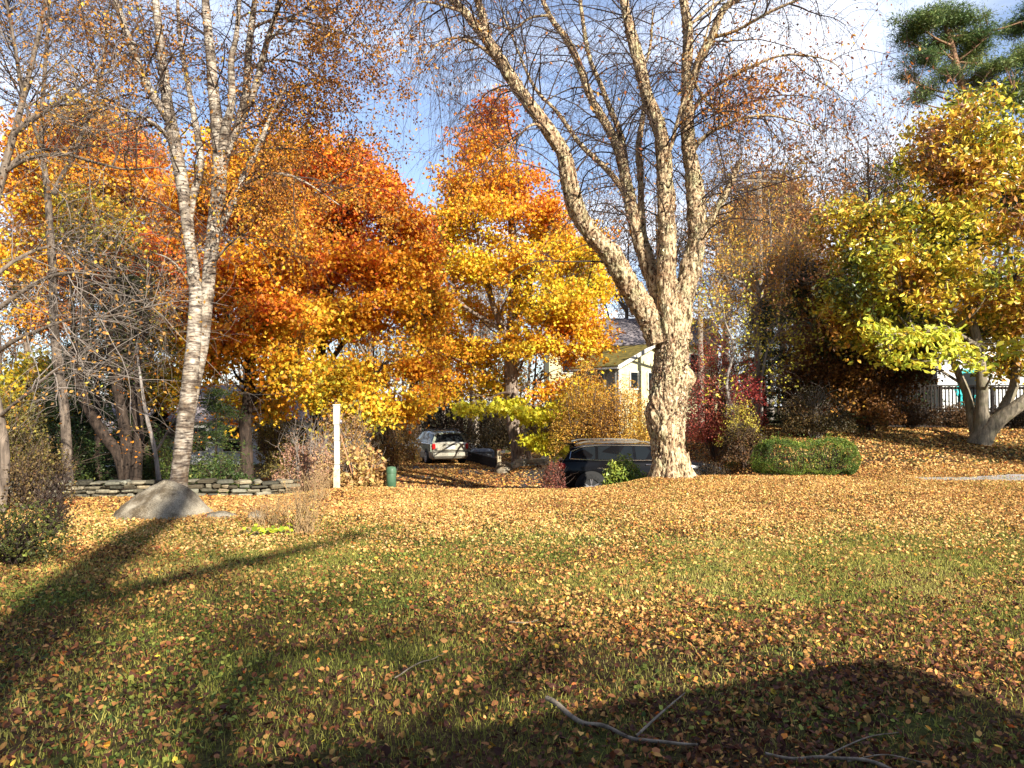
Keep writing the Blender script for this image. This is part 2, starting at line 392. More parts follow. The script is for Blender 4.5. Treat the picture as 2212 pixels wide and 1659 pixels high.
def sprout(sk, n, ln, K, r0, spread=1., along=.6, up=.2, droop=.1, wob=.2, bias=(0, 0, 0), rng=R, weight=None, tip=.3):
    Pp, T, Rr = sk
    w = None
    if weight is not None: w = weight(Pp); w = w/w.sum()
    i = rng.choice(len(Pp), n, p=w)
    rnd = norm(rng.normal(size=(n, 3))); perp = norm(rnd-(rnd*T[i]).sum(1, keepdims=True)*T[i])
    d = norm(T[i]*along+perp*spread+np.array([0, 0, up])+np.asarray(bias, float))
    L_ = rng.uniform(ln[0], ln[1], n)[:, None]/(K-1)
    pts = np.zeros((n, K, 3)); pts[:, 0] = Pp[i]
    for k in range(1, K):
        pts[:, k] = pts[:, k-1]+d*L_
        d = norm(d+rng.normal(size=(n, 3))*wob+np.array([0, 0, -droop*k/K*2]))
    rr = np.minimum(rng.uniform(r0[0], r0[1], n), Rr[i]*.8)[:, None]*np.linspace(1, tip, K)[None]
    return pts, np.maximum(rr, .0012)
def flat(pts, rad, frm=0):
    s = Skel(); s.add(pts, rad, frm); return s.get()
def pal(u, stops):
    u = np.clip(u, 0, 1); xs = [a for a, _ in stops]; c = np.array([b for _, b in stops])
    return np.stack([np.interp(u, xs, c[:, k]) for k in range(3)], 1)
def leaves(Pn, size, rng=R, asp=.75, upb=.5, hang=.2, fold=.18, six=False, col=None, nrm=None, jit=.22, curl=.15):
    n = len(Pn); size = np.broadcast_to(size, (n,))[:, None]
    nn = norm(rng.normal(size=(n, 3))+np.array([0, 0, upb])) if nrm is None else norm(nrm)
    t = rng.normal(size=(n, 3))+np.array([0, 0, -hang*2]); t = norm(t-(t*nn).sum(1, keepdims=True)*nn); b = np.cross(nn, t)
    a = size*asp*.5*rng.uniform(.8, 1.2, (n, 1)); f = size*fold*rng.uniform(-.5, 1.4, (n, 1)); h = size*.5
    if six:
        cu = size*curl*rng.uniform(-1, 1.5, (n, 1))
        v = np.stack([Pn-t*h, Pn-t*h*.35+b*a+nn*f, Pn+t*h*.35+b*a*.85+nn*(f+cu*.4), Pn+t*h+nn*cu, Pn+t*h*.35-b*a*.85+nn*(f+cu*.4), Pn-t*h*.35-b*a+nn*f], 1)
        idx = np.arange(n)[:, None]*6
        Fc = np.concatenate([idx+np.array([[0, 1, 2, 3]]), idx+np.array([[0, 3, 4, 5]])]); m = 6
    else:
        v = np.stack([Pn-t*h, Pn+b*a+nn*f, Pn+t*h, Pn-b*a+nn*f], 1); idx = np.arange(n)[:, None]*4
        Fc = np.concatenate([idx+np.array([[0, 1, 2]]), idx+np.array([[0, 2, 3]])]); m = 4
    c = None
    if col is not None:
        c = col*(1+rng.normal(size=(n, 1))*jit)*(1+rng.normal(size=(n, 3))*.05); c = np.repeat(np.clip(c, .004, .95), m, 0)
    return v.reshape(-1, 3), Fc, c
def maple_leaves(Pn, size, rng=R, col=None, upb=.5, hang=.3, jit=.2):
    """five-pointed leaf: a jagged 8-gon fan around the centre"""
    n = len(Pn); size = np.broadcast_to(size, (n,))[:, None]
    nn = norm(rng.normal(size=(n, 3))+np.array([0, 0, upb]))
    t = rng.normal(size=(n, 3))+np.array([0, 0, -hang*2]); t = norm(t-(t*nn).sum(1, keepdims=True)*nn); b = np.cross(nn, t)
    out = [(-.45, 0, 0), (-.3, .48, .08), (0.02, .24, 0), (.22, .5, .1), (.16, .16, 0), (.58, 0, -.08), (.16, -.16, 0), (.22, -.5, .1), (.02, -.24, 0), (-.3, -.48, .08)]
    v = np.stack([Pn+t*size*a+b*size*c+nn*size*e for a, c, e in out], 1); idx = np.arange(n)[:, None]*10
    q = [(0, 1, 2, 8), (0, 8, 9, 9)]
    Fq = np.concatenate([idx+np.array([[2, 3, 4, 5]]), idx+np.array([[5, 6, 7, 8]])])
    Fq2 = idx+np.array([[0, 2, 5, 8]])
    Ft = np.concatenate([idx+np.array([[0, 1, 2]]), idx+np.array([[0, 8, 9]])])
    c = np.repeat(np.clip(col*(1+rng.normal(size=(n, 1))*jit)*(1+rng.normal(size=(n, 3))*.05), .004, .95), 10, 0)
    return v.reshape(-1, 3), [np.concatenate([Fq, Fq2]), Ft], c
def blob_points(blobs, n, rng=R, gap=.0, gsc=.9, seed=5, shell=2.0):
    """blobs (px,py,depth,rx px,ry px,rd m); points inside, thinned by noise gaps"""
    A = []; w = np.array([b[3]*b[4]*(b[5]**.5) for b in blobs]); w = w/w.sum()
    for b, k in zip(blobs, w):
        m = int(n*k*2.2)+4; c = P(b[0], b[1], b[2]); r = np.array([b[3]*b[2]/F, b[5], b[4]*b[2]/F])
        q = norm(rng.normal(size=(m, 3)))*(rng.uniform(0, 1, (m, 1))**(1/shell))
        q = c+q*r*(1+.7*(noise(q*1.5+c, 2, seed+9)-.5))[:, None]
        qq = q*np.array([1, 1, 2.1]); q = q[noise(qq, gsc, seed)*.6+noise(qq, gsc*2.7, seed+1)*.4 > gap]
        A.append(q[:int(n*k)])
    return np.concatenate(A)
def connect(seeds, sk, rng=R, K=6, r=(.010, .003), sag=.12):
    Pp, T, Rr = sk; out = np.zeros((len(seeds), K, 3)); t = np.linspace(0, 1, K)[None, :, None]
    for a in range(0, len(seeds), 400):
        s = seeds[a:a+400]; d = s[:, None]-Pp[None]
        cost = np.linalg.norm(d, axis=2)+1.2*np.maximum(0, -d[:, :, 2]) # prefer lower attachment
        cost = cost+.35*np.maximum(0, .25-d[:, :, 2])
        i = cost.argmin(1); p0 = Pp[i]
        mid = (p0+s)/2+np.stack([rng.normal(size=len(s))*.08, rng.normal(size=len(s))*.08, np.linalg.norm(s-p0, axis=1)*sag], 1)
        out[a:a+400] = (1-t)**2*p0[:, None]+2*t*(1-t)*mid[:, None]+t*t*s[:, None]
    rad = np.linspace(r[0], r[1], K)[None]*rng.uniform(.7, 1.3, (len(seeds), 1))
    return out, rad
def spray(seeds, n, sx, sz, rng=R):
    q = np.repeat(seeds, n, 0); o = rng.normal(size=q.shape)*np.array([sx, sx, sz]); return q+o

YEL = (.82, .52, .035); GOLD = (.80, .37, .022); ORA = (.72, .21, .018); RED = (.52, .085, .02); YG = (.52, .52, .05); GRN = (.10, .15, .025); BRN = (.26, .12, .04); TAN = (.58, .37, .15)

def tree(name, label, cat_, base, stems, blobs, nseed, nleaf, lsize, stops, ufn, bark, group=None, spread=(.28, .12), gap=.40, gsc=.8, seed=1,
         limb_r=.05, leafkind='maple', twig=TWIG, sides=14, extra_limbs=(), asp=.7, limb_from=.45, leafm=None, upb=.5, jit=.2, hang=.3):
    rng = np.random.default_rng(seed+100)
    T = Thing(name, label, cat_, base, group); sk = Skel(); wood = []
    L0 = []
    for k, st in enumerate(stems):
        ln = line_px(st, 34, .12, seed+k); 
        L0.append(ln); wood.append(bark_tube(ln, sides, .10, seed+k)); sk.add(ln[:, :3], ln[:, 3], 12)
    for st in extra_limbs:
        ln = line_px(st, 18, .15, seed+50); wood.append(bark_tube(ln, 8, .1, seed)); sk.add(ln[:, :3], ln[:, 3], 3)
    allp = np.concatenate([l[int(len(l)*limb_from*.6):] for l in L0])
    for b in blobs:
        c = P(b[0], b[1], b[2])
        for j in range(1+int(b[3] > 90)+int(b[3] > 140)):
            rr = np.array([b[3]*b[2]/F, b[5], b[4]*b[2]/F]); e = c+rng.uniform(-.55, .55, 3)*rr
            d = e-allp[:, :3]; cost = np.linalg.norm(d, axis=1)+2.0*np.maximum(0, .6-d[:, 2]/np.maximum(np.linalg.norm(d[:, :2], axis=1), .3))
            s = allp[cost.argmin()]; h = np.linalg.norm(e-s[:3])
            m1 = s[:3]+(e-s[:3])*.4+np.array([0, 0, .10*h])+rng.normal(size=3)*.06*h; m2 = s[:3]+(e-s[:3])*.75+np.array([0, 0, .06*h])+rng.normal(size=3)*.05*h
            r0 = min(limb_r*(.6+.12*h), s[3]*.8)
            ln = smoothline(np.array([[*s[:3], r0], [*m1, r0*.7], [*m2, r0*.42], [*e, .008]]), 14)
            wood.append(bark_tube(ln, 7, .08, seed)); sk.add(ln[:, :3], ln[:, 3], 3)
    V, f = cat(wood); T.part('trunk', V, f, bark, smooth=True)
    seeds = blob_points(blobs, nseed, rng, gap, gsc, seed)
    pts, rad = connect(seeds, sk.get(), rng)
    side, sr = sprout(flat(pts, rad, 2), nseed*2, (.25, .6), 4, (.003, .006), 1., .5, .1, .1, .2, rng=rng)
    Vt, ft = cat([tubes(pts, rad, 3), tubes(side, sr, 3)]); T.part('branches', Vt, ft, twig, smooth=True)
    q = np.concatenate([spray(seeds, int(nleaf*.6), spread[0], spread[1], rng), spray(side[:, -1], max(1, int(nleaf*.2)), spread[0]*.55, spread[1]*.7, rng)])
    u = ufn(q)+rng.normal(size=len(q))*.15
    c = pal(u, stops); sz = rng.uniform(lsize[0], lsize[1], len(q))
    if leafkind == 'maple': V, f, cc = maple_leaves(q, sz, rng, c, upb, hang, jit)
    elif leafkind == 'long': V, f, cc = leaves(q, sz, rng, asp, upb, hang, .18, True, c, jit=jit)
    else: V, f, cc = leaves(q, sz, rng, asp, upb, hang, .18, False, c, jit=jit)
    T.part('crown', V, f, leafm or LEAF, cc)
    return T

# ================================================================== SETTING
def axis(a, b, fine0, fine1, step, n):
    m = np.arange(fine0, fine1+.001, step); g = np.linspace(0, 1, n)[1:]**2.2
    return np.concatenate([(fine0-(fine0-a)*g)[::-1], m, fine1+(b-fine1)*g])
def sheet(name, xs, ys, dz, m, mask=None):
    X, Y = np.meshgrid(xs, ys); Z = ground(X, Y)+dz
    V = np.stack([X, Y, Z], -1).reshape(-1, 3); w = len(xs)
    i = (np.arange(len(ys)-1)[:, None]*w+np.arange(w-1)[None]).ravel()
    f = np.stack([i, i+1, i+w+1, i+w], 1)
    if mask is not None:
        c = V[f].mean(1); f = f[mask(c[:, 0], c[:, 1])]
    o = mesh(name, V, f, m, smooth=True); tag(o, kind='structure'); return o
sheet('ground', axis(-2500, 2500, -26, 26, .3, 24), axis(-2500, 3500, -3, 48, .3, 24), 0, GROUND)
def drive_edge(x, y):
    n = (noise(np.stack([x, y, x*0], -1), .7, 8)-.5)*1.2
    return (y > 18.4+n*.5) & (y < 60) & (x > -4.6-.12*(y-18)+n) & (x < 5.4+n*.3-.42*np.clip(y-19, 0, 14))
sheet('driveway', np.arange(-14, 8, .2), np.arange(17.5, 60, .25), .012, ASPH, drive_edge)
def path_m(x, y):
    n = (noise(np.stack([x, y, x*0], -1), .9, 9)-.5)*.9
    return (x > 8.8+n*2) & (np.abs(y-(16.6+.06*(x-9)))+n*.5 < .34+.07*np.clip(x-8, 0, 12))
sheet('path', np.arange(8, 26, .12), np.arange(14.5, 19, .1), .012, GRAVEL, path_m)

# ---------------- fallen leaves and grass
def green_at(x, y):
    p = np.stack([x, y, x*0], -1); n = noise(p, .55, 21)*.6+noise(p, 1.7, 22)*.4
    g = np.exp(-((x+1.8)/2.6)**2-((y-6.)/2.3)**2)*.75 + np.exp(-((x-3.4)/3.4)**2-((y-7.4)/1.5)**2)*.62+np.exp(-((x+.3)/2.)**2-((y-3.8)/1.)**2)*.45
    g += .12*(1-S(y, 9, 13))+.42*np.exp(-((x-3.)/5.5)**2-((y-8.4)/1.6)**2)
    g += np.exp(-((x+4.6)/1.0)**2-((y-9.6)/.9)**2)*.5+np.exp(-((x-4.6)/1.6)**2-((y-5.3)/1.2)**2)*.6
    g += np.exp(-((x-10.5)/4)**2-((y-18.5)/1.0)**2)*.3
    return np.clip(g+(n-.5)*1.5, 0, 1)
LSTOP = [(0, (.08, .03, .02)), (.14, (.20, .07, .03)), (.3, (.40, .18, .06)), (.5, (.58, .31, .09)), (.7, (.68, .44, .14)), (.85, (.76, .56, .24)), (.93, (.66, .14, .03)), (1, (.76, .54, .06))]
def litter(name, label, n, y0, y1, hw, xc, keep, size, six, hue, seed, lift=.012):
    rng = np.random.default_rng(seed)
    y = np.sqrt(rng.uniform(y0*y0, y1*y1, n)); x = xc(y)+rng.uniform(-1, 1, n)*hw(y)
    k = rng.uniform(0, 1, n) < keep(x, y); x = x[k]; y = y[k]; m = len(x)
    if not m: return
    p = np.stack([x, y, ground(x, y)+rng.uniform(.2, 2.4, m)*lift], 1)
    nn = rng.normal(size=(m, 3))*np.array([.75, .75, .25])+np.array([0, 0, 1.])
    pp = np.stack([x, y, x*0], 1); u = np.clip(rng.beta(1.7, 1.6, m)*.9+(noise(pp, .8, 31)-.5)*.45+hue(x, y), 0, .88)
    r = rng.uniform(0, 1, m); u = np.where(r > .97, rng.uniform(.9, 1, m), u)
    c = pal(u, LSTOP); s = size[0]+(size[1]-size[0])*rng.beta(1.3, 2.2, m)*1.35
    V, f, cc = leaves(p, s, rng, rng.uniform(.38, .8, (m, 1)), fold=.16, six=six, col=c, nrm=nn, jit=.24, hang=0, curl=.22)
    o = mesh(name, V, f, LITTER, cc); tag(o, label, 'leaves', kind='stuff'); return o
bare = lambda x, y: np.exp(-((x-1.1)/.5)**2-((y-4.5)/.35)**2)
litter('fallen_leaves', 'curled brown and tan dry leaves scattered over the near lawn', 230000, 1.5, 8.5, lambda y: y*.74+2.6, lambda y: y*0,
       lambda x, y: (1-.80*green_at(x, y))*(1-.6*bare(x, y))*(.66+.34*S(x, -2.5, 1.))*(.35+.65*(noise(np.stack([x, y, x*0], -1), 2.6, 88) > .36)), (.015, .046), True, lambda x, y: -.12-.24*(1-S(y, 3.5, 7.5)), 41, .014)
litter('fallen_leaves', 'dense carpet of tan and orange leaves on the far lawn up to the crest', 500000, 8.2, 18.6, lambda y: y*.76+2.6, lambda y: y*0,
       lambda x, y: np.where((x > -9.5), 1-.78*green_at(x, y), .5)*(.55+.45*(noise(np.stack([x, y, x*0], -1), 1.9, 89) > .38))*(1-.93*path_m(x, y)), (.024, .050), False, lambda x, y: .10*(1-S(x, -2, 4))+.04, 42, .016)
litter('fallen_leaves', 'orange maple leaves lying over the driveway around the parked wagon', 90000, 18, 42, lambda y: 4.5+y*.12, lambda y: -1.2-0*y,
       lambda x, y: .9-.6*(noise(np.stack([x, y, x*0], -1), .45, 77) > .64), (.07, .14), False, lambda x, y: -.02+0*x, 43, .015)
litter('fallen_leaves', 'yellow brown leaves on the rising ground under the magnolia and shrubs', 70000, 17.5, 30, lambda y: 7.+y*.22, lambda y: y*.5+2,
       lambda x, y: (x > 5)*.9, (.06, .11), False, lambda x, y: .05+0*x, 44, .015)
litter('fallen_leaves', 'rust coloured leaves drifted along the foot of the stone wall', 50000, 11.5, 24, lambda y: 3.2+y*.12, lambda y: -y*.5-1,
       lambda x, y: (x < -2)*.85, (.06, .10), False, lambda x, y: -.08+0*x, 45, .015)
def grass(name, label, n, y0, y1, keep, h, w, seed):
    rng = np.random.default_rng(seed); y = np.sqrt(rng.uniform(y0*y0, y1*y1, n)); x = rng.uniform(-1, 1, n)*(y*.75+2.4)
    k = rng.uniform(0, 1, n) < keep(x, y); x = x[k]; y = y[k]; m = len(x)
    b = np.stack([x, y, ground(x, y)], 1); a = rng.uniform(0, 2*np.pi, m); d = np.stack([np.cos(a), np.sin(a), a*0], 1)
    e = rng.uniform(0, 2*np.pi, m); lean = np.stack([np.cos(e), np.sin(e), e*0], 1)*rng.uniform(.1, 1.1, (m, 1))
    hh = rng.uniform(h[0], h[1], (m, 1)); ww = rng.uniform(w[0], w[1], (m, 1))
    up = np.array([0, 0, 1.]); mid = b+(lean*.35+up*.6)*hh; tip = b+(lean+up*.85)*hh
    V = np.stack([b-d*ww, b+d*ww, mid+d*ww*.8, mid-d*ww*.8, tip], 1).reshape(-1, 3); i = np.arange(m)[:, None]*5
    u = np.clip(noise(b*np.array([1, 1, 0]), 1.2, 61)*.8+rng.normal(size=m)*.2, 0, 1)
    c = pal(u, [(0, (.12, .14, .025)), (.35, (.32, .32, .06)), (.7, (.54, .48, .12)), (1, (.64, .50, .20))])
    V, c = V, np.repeat(c*(1+rng.normal(size=(m, 1))*.2), 5, 0)
    o = mesh(name, V, [i+np.array([[0, 1, 2, 3]]), i+np.array([[3, 2, 4]])], GRASS, np.clip(c, .005, .9)); tag(o, label, 'grass', kind='stuff')
grass('grass', 'short green grass growing up through the leaves in the near lawn', 370000, 1.8, 9, lambda x, y: .10+.75*green_at(x, y), (.018, .052), (.0012, .0028), 51)
grass('grass', 'thin yellow green grass among the leaves on the far lawn', 200000, 9, 17, lambda x, y: .10+.80*green_at(x, y), (.03, .07), (.003, .006), 52)
def clover():
    rng = np.random.default_rng(53); n = 70000; y = np.sqrt(rng.uniform(2.8**2, 12**2, n)); x = rng.uniform(-1, 1, n)*(y*.74+.4)
    p = np.stack([x, y, x*0], -1); g = green_at(x, y)*(noise(p, 1.4, 71) > .5)*(1-.7*S(x, 1, 3.5))+(noise(p, 2.2, 72) > .80)*.35
    k = rng.uniform(0, 1, n) < g; x = x[k]; y = y[k]; m = len(x); p = np.stack([x, y, ground(x, y)+rng.uniform(.008, .035, m)], 1)
    c = pal(rng.uniform(0, 1, m), [(0, (.04, .07, .015)), (.5, (.14, .19, .035)), (1, (.36, .38, .07))])
    V, f, cc = leaves(p, rng.uniform(.014, .036, m), rng, .9, six=True, col=c, nrm=rng.normal(size=(m, 3))*.4+np.array([0, 0, 1.]), hang=0)
    tag(mesh('clover', V, f, GRASS, cc), 'low dark green clover and weeds spreading through the lawn', 'ground cover', kind='stuff')
clover()

# ================================================================== NEAR TREES
def white_birch():
    rng = np.random.default_rng(3); D = 11.9
    base = G(385, D-.2)
    T = Thing('birch_tree', 'tall white barked birch with several stems rising from behind the granite boulder', 'tree', base)
    m = D/F
    rows = [
     [(384, 1090, D, 0.161), (386, 1040, D, 0.140), (396, 950, D, 0.133), (408, 840, D, 0.125), (418, 740, D, 0.112), (424, 650, D, 0.096), (418, 590, D, 0.088), (410, 533, D, 0.087), (397, 417, D, 0.098), (380, 333, D-.1, 0.101), (367, 260, D-.1, 0.093), (360, 210, D-.1, 0.081), (350, 133, D-.2, 0.070), (337, 10, D-.3, 0.056), (330, -90, D-.3, 0.043)],
     [(392, 1010, D+.10, 0.094), (402, 920, D+.12, 0.104), (420, 820, D+.13, 0.109), (436, 740, D+.15, 0.109), (447, 640, D+.15, 0.104), (458, 533, D+.15, 0.106), (467, 450, D+.2, 0.117), (473, 367, D+.2, 0.120), (467, 250, D+.2, 0.096), (457, 150, D+.2, 0.081), (447, 50, D+.2, 0.070), (438, -90, D+.2, 0.046)],
     [(366, 262, D-.1, 0.070), (353, 240, D-.2, 0.068), (320, 187, D-.4, 0.065), (293, 127, D-.6, 0.059), (270, 60, D-.7, 0.053), (250, 0, D-.8, 0.046), (232, -80, D-.9, 0.034)],
     [(408, 480, D, 0.058), (416, 420, D+.1, 0.062), (430, 367, D+.3, 0.056), (424, 290, D+.4, 0.056), (413, 217, D+.5, 0.046), (397, 133, D+.6, 0.040), (387, 67, D+.6, 0.034), (380, -60, D+.7, 0.016)],
     [(476, 340, D+.2, 0.073), (486, 280, D+.1, 0.070), (501, 217, D, 0.059), (500, 133, D-.1, 0.050), (512, 70, D-.2, 0.040), (520, -40, D-.2, 0.031)],
     [(470, 400, D+.25, 0.080), (493, 317, D+.4, 0.083), (520, 260, D+.5, 0.074), (533, 187, D+.6, 0.068), (537, 100, D+.6, 0.059), (550, 0, D+.7, 0.046), (556, -80, D+.7, 0.031)],
     [(524, 255, D+.5, 0.054), (545, 205, D+.4, 0.054), (560, 160, D+.4, 0.053), (580, 90, D+.3, 0.046), (603, 0, D+.2, 0.037), (612, -70, D+.2, 0.016)],
     [(462, 530, D+.2, 0.064), (480, 483, D+.3, 0.060), (510, 427, D+.3, 0.058), (533, 367, D+.3, 0.056), (560, 317, D+.4, 0.045), (585, 250, D+.5, 0.031), (620, 180, D+.6, 0.012)],
     [(512, 425, D+.3, 0.033), (533, 397, D+.1, 0.035), (580, 380, D-.1, 0.033), (617, 380, D-.3, 0.028), (667, 400, D-.4, 0.015), (733, 443, D-.6, 0.008)],
     [(418, 640, D, 0.030), (404, 600, D-.2, 0.022), (370, 560, D-.5, 0.014), (330, 545, D-.8, 0.008)],
     [(452, 600, D+.2, 0.030), (470, 560, D+.1, 0.022), (505, 520, D-.1, 0.013), (540, 500, D-.3, 0.007)],
     [(365, 300, D-.1, 0.040), (340, 270, D-.4, 0.034), (290, 240, D-.8, 0.016), (230, 225, D-1.2, 0.008)],
     [(350, 133, D-.2, 0.031), (300, 100, D-.6, 0.018), (240, 70, D-1.0, 0.013), (170, 60, D-1.5, 0.007)],
     [(545, 60, D+.7, 0.031), (600, 40, D+.5, 0.019), (670, 50, D+.2, 0.015), (760, 80, D-.2, 0.010), (830, 130, D-.5, 0.005)],
     [(536, 150, D+.6, 0.031), (590, 130, D+.8, 0.018), (650, 140, D+.9, 0.014), (720, 190, D+1., 0.008), (760, 250, D+1.1, 0.005)],
     [(580, 90, D+.3, 0.018), (640, 30, D+.1, 0.016), (720, -10, D-.1, 0.012), (820, 0, D-.3, 0.007), (870, 60, D-.5, 0.004)],
    ]
    sk = Skel(); wood = []
    kn = [(P(447, 745, D-.05), .06, .25), (P(438, 640, D+.03), .05, .2), (P(410, 585, D-.07), .05, .12)]
    for k, r in enumerate(rows):
        ln = line_px(r, 70 if k < 2 else 30, .06, k)
        wood.append(bark_tube(ln, 20 if k < 2 else 10, .09, k*3, kn if k < 2 else ())); sk.add(ln[:, :3], ln[:, 3], 28 if k < 2 else 5)
    V, f = cat(wood); T.part('trunk', V, f, BIRCH, smooth=True)
    s0 = sk.get()
    w = lambda p: np.where(p[:, 2] > 4.2, 1.0, .12)
    a, ar = sprout(s0, 170, (.7, 1.9), 9, (.008, .018), 1., .55, .25, .16, .14, rng=rng, weight=w)
    b, br = sprout(flat(a, ar, 2), 1150, (.4, 1.0), 6, (.003, .007), .9, .6, 0, .22, .18, rng=rng)
    c, cr_ = sprout(flat(b, br, 1), 4200, (.2, .55), 5, (.0018, .0032), .9, .6, -.1, .3, .2, rng=rng)
    V, f = cat([tubes(a, ar, 5), tubes(b, br, 4), tubes(c, cr_, 3)]); T.part('branches', V, f, TWIG, smooth=True)
    tip = c[:, 2:].reshape(-1, 3)
    def dens(p):
        x = p[:, 0]*F/p[:, 1]+CX; z = p[:, 2]
        return np.clip(.22+.9*S(x, 470, 620)+.3*(noise(p, 1.2, 7)-.5), .05, 1)*S(z, 3.6, 5.2)
    q = np.repeat(tip, 6, 0); q = q[rng.uniform(0, 1, len(q)) < dens(q)*(.15+1.3*(noise(q, .9, 31) > .46))]; q = q+rng.normal(size=q.shape)*.06
    u = noise(q, 1.3, 4)*.8+rng.normal(size=len(q))*.22
    col = pal(u, [(0, (.12, .06, .03)), (.35, (.34, .14, .03)), (.6, (.58, .24, .03)), (.85, (.70, .38, .04)), (1, (.50, .45, .08))])
    V, f, cc = leaves(q, rng.uniform(.038, .066, len(q)), rng, .68, .1, .5, .15, False, col); T.part('crown', V, f, LEAF, cc)
white_birch()

def big_birch():
    rng = np.random.default_rng(5); D = 17.0
    base = G(1450, D)
    T = Thing('old_birch_tree', 'massive old birch with flaking cream bark and many bare spreading limbs', 'tree', base)
    z0 = base[2]
    trunk = [(1452, 1062, D, 0.468), (1451, 1035, D, 0.414), (1449, 1005, D, 0.378), (1444, 960, D, 0.356), (1442, 900, D, 0.410), (1446, 850, D, 0.396), (1449, 800, D, 0.378), (1451, 750, D, 0.356), (1449, 705, D, 0.351), (1446, 675, D, 0.297), (1447, 650, D, 0.180)]
    rows = [
     [(1428, 740, D, 0.282), (1408, 690, D, 0.271), (1375, 640, D-.1, 0.243), (1340, 585, D-.3, 0.226), (1320, 550, D-.4, 0.215), (1270, 493, D-.6, 0.198), (1230, 400, D-.8, 0.175), (1210, 317, D-1., 0.158), (1154, 240, D-1.1, 0.141), (1110, 173, D-1.2, 0.130), (1070, 110, D-1.3, 0.119), (1037, 67, D-1.4, 0.096), (1004, 27, D-1.5, 0.079), (970, -5, D-1.6, 0.068), (900, -60, D-1.8, 0.045)],
     [(1052, 85, D-1.3, 0.092), (1046, 50, D-1.3, 0.086), (1034, 0, D-1.4, 0.075), (1020, -80, D-1.4, 0.057)],
     [(1402, 590, D+.3, .09), (1385, 540, D+.4, .085), (1370, 500, D+.4, .08), (1347, 417, D+.5, .072), (1304, 360, D+.5, .065), (1250, 307, D+.6, .055), (1194, 233, D+.6, .045), (1147, 180, D+.7, .035), (1104, 73, D+.8, .022), (1080, 10, D+.8, .014)],
     [(1438, 720, D+.1, 0.238), (1425, 650, D+.2, 0.216), (1398, 570, D+.3, 0.189), (1372, 475, D+.4, 0.167), (1347, 367, D+.5, 0.135), (1324, 300, D+.5, 0.113), (1287, 233, D+.5, 0.097), (1257, 160, D+.5, 0.086), (1230, 93, D+.4, 0.076), (1187, 33, D+.4, 0.059), (1150, -50, D+.4, 0.038)],
     [(1352, 380, D+.5, .075), (1349, 340, D+.7, .075), (1337, 283, D+.8, .07), (1300, 200, D+.9, .06), (1270, 117, D+1., .05), (1257, 33, D+1., .045), (1245, -60, D+1., .03)],
     [(1445, 720, D-.1, 0.264), (1441, 600, D-.2, 0.218), (1439, 500, D-.2, 0.198), (1440, 417, D-.2, 0.185), (1430, 300, D-.2, 0.165), (1397, 207, D-.3, 0.139), (1380, 133, D-.3, 0.125), (1357, 50, D-.4, 0.106), (1347, -10, D-.4, 0.092), (1335, -90, D-.4, 0.066)],
     [(1460, 730, D, 0.307), (1474, 650, D, 0.269), (1492, 580, D, 0.230), (1505, 510, D, 0.211), (1503, 430, D, 0.186), (1495, 367, D, 0.166), (1488, 267, D, 0.147), (1485, 167, D, 0.128), (1484, 67, D+.1, 0.109), (1475, 0, D+.1, 0.090), (1470, -90, D+.1, 0.064)],
     [(1486, 210, D, 0.088), (1508, 133, D-.1, 0.094), (1535, 83, D-.2, 0.088), (1565, 20, D-.3, 0.077), (1608, -10, D-.4, 0.055), (1650, -60, D-.5, 0.039)],
     [(1506, 520, D, .09), (1525, 495, D, .085), (1542, 467, D, .08), (1572, 410, D-.1, .07), (1592, 362, D-.1, .055), (1600, 345, D-.1, .03)],
     [(1396, 570, D+.3, 0.090), (1391, 517, D+.3, 0.090), (1386, 440, D+.3, 0.081), (1384, 367, D+.3, 0.077), (1380, 317, D+.3, 0.072), (1390, 233, D+.4, 0.054), (1385, 170, D+.4, 0.041), (1405, 100, D+.5, 0.027), (1410, 20, D+.5, 0.018)],
     [(1440, 350, D-.2, .05), (1452, 300, D-.4, .045), (1470, 230, D-.5, .038), (1500, 150, D-.6, .03), (1530, 60, D-.7, .022), (1545, -20, D-.7, .016)],
     [(1492, 330, D, .05), (1530, 290, D-.3, .042), (1590, 260, D-.7, .034), (1660, 250, D-1., .025), (1740, 270, D-1.3, .014), (1790, 300, D-1.5, .007)],
     [(1487, 250, D, .05), (1540, 190, D-.2, .042), (1610, 150, D-.6, .034), (1700, 120, D-.9, .024), (1790, 130, D-1.2, .013), (1840, 180, D-1.3, .006)],
     [(1535, 83, D-.2, .04), (1600, 60, D-.6, .036), (1680, 20, D-.9, .03), (1760, -10, D-1.2, .022), (1850, 0, D-1.5, .012)],
     [(1210, 317, D-1., .04), (1160, 270, D-1.2, .03), (1100, 310, D-1.5, .018), (1060, 330, D-1.7, .008)],
     [(1085, 140, D-1.2, .04), (1030, 95, D-1.4, .033), (970, 85, D-1.7, .022), (920, 120, D-1.9, .012), (880, 190, D-2., .006)],
     [(1004, 27, D-1.5, .035), (950, 10, D-1.8, .028), (900, 10, D-2., .016), (870, 60, D-2.1, .007)],
     [(1488, 160, D+.1, .045), (1540, 230, D+.3, .03), (1600, 225, D+.6, .022), (1680, 215, D+.8, .012), (1740, 240, D+.9, .006)],
     [(1484, 60, D+.1, .04), (1560, 0, D+.5, .034), (1680, -40, D+.8, .026), (1790, -40, D+1., .02), (1880, -10, D+1.1, .01)],
     [(1302, 205, D+.9, .03), (1240, 190, D+1.2, .02), (1180, 215, D+1.5, .01)],
     [(1188, 33, D+.4, .035), (1150, 38, D+.2, .03), (1110, 60, D, .022), (1060, 50, D-.2, .014)],
    ]
    kn = [(P(1492, 818, D-.1), .22, .55), (P(1398, 890, D-.1), .14, .22), (P(1440, 690, D-.25), .3, .12), (P(1480, 900, D-.3), .18, -.22), (P(1430, 935, D-.35), .14, .22), (P(1415, 800, D-.3), .16, -.18)]
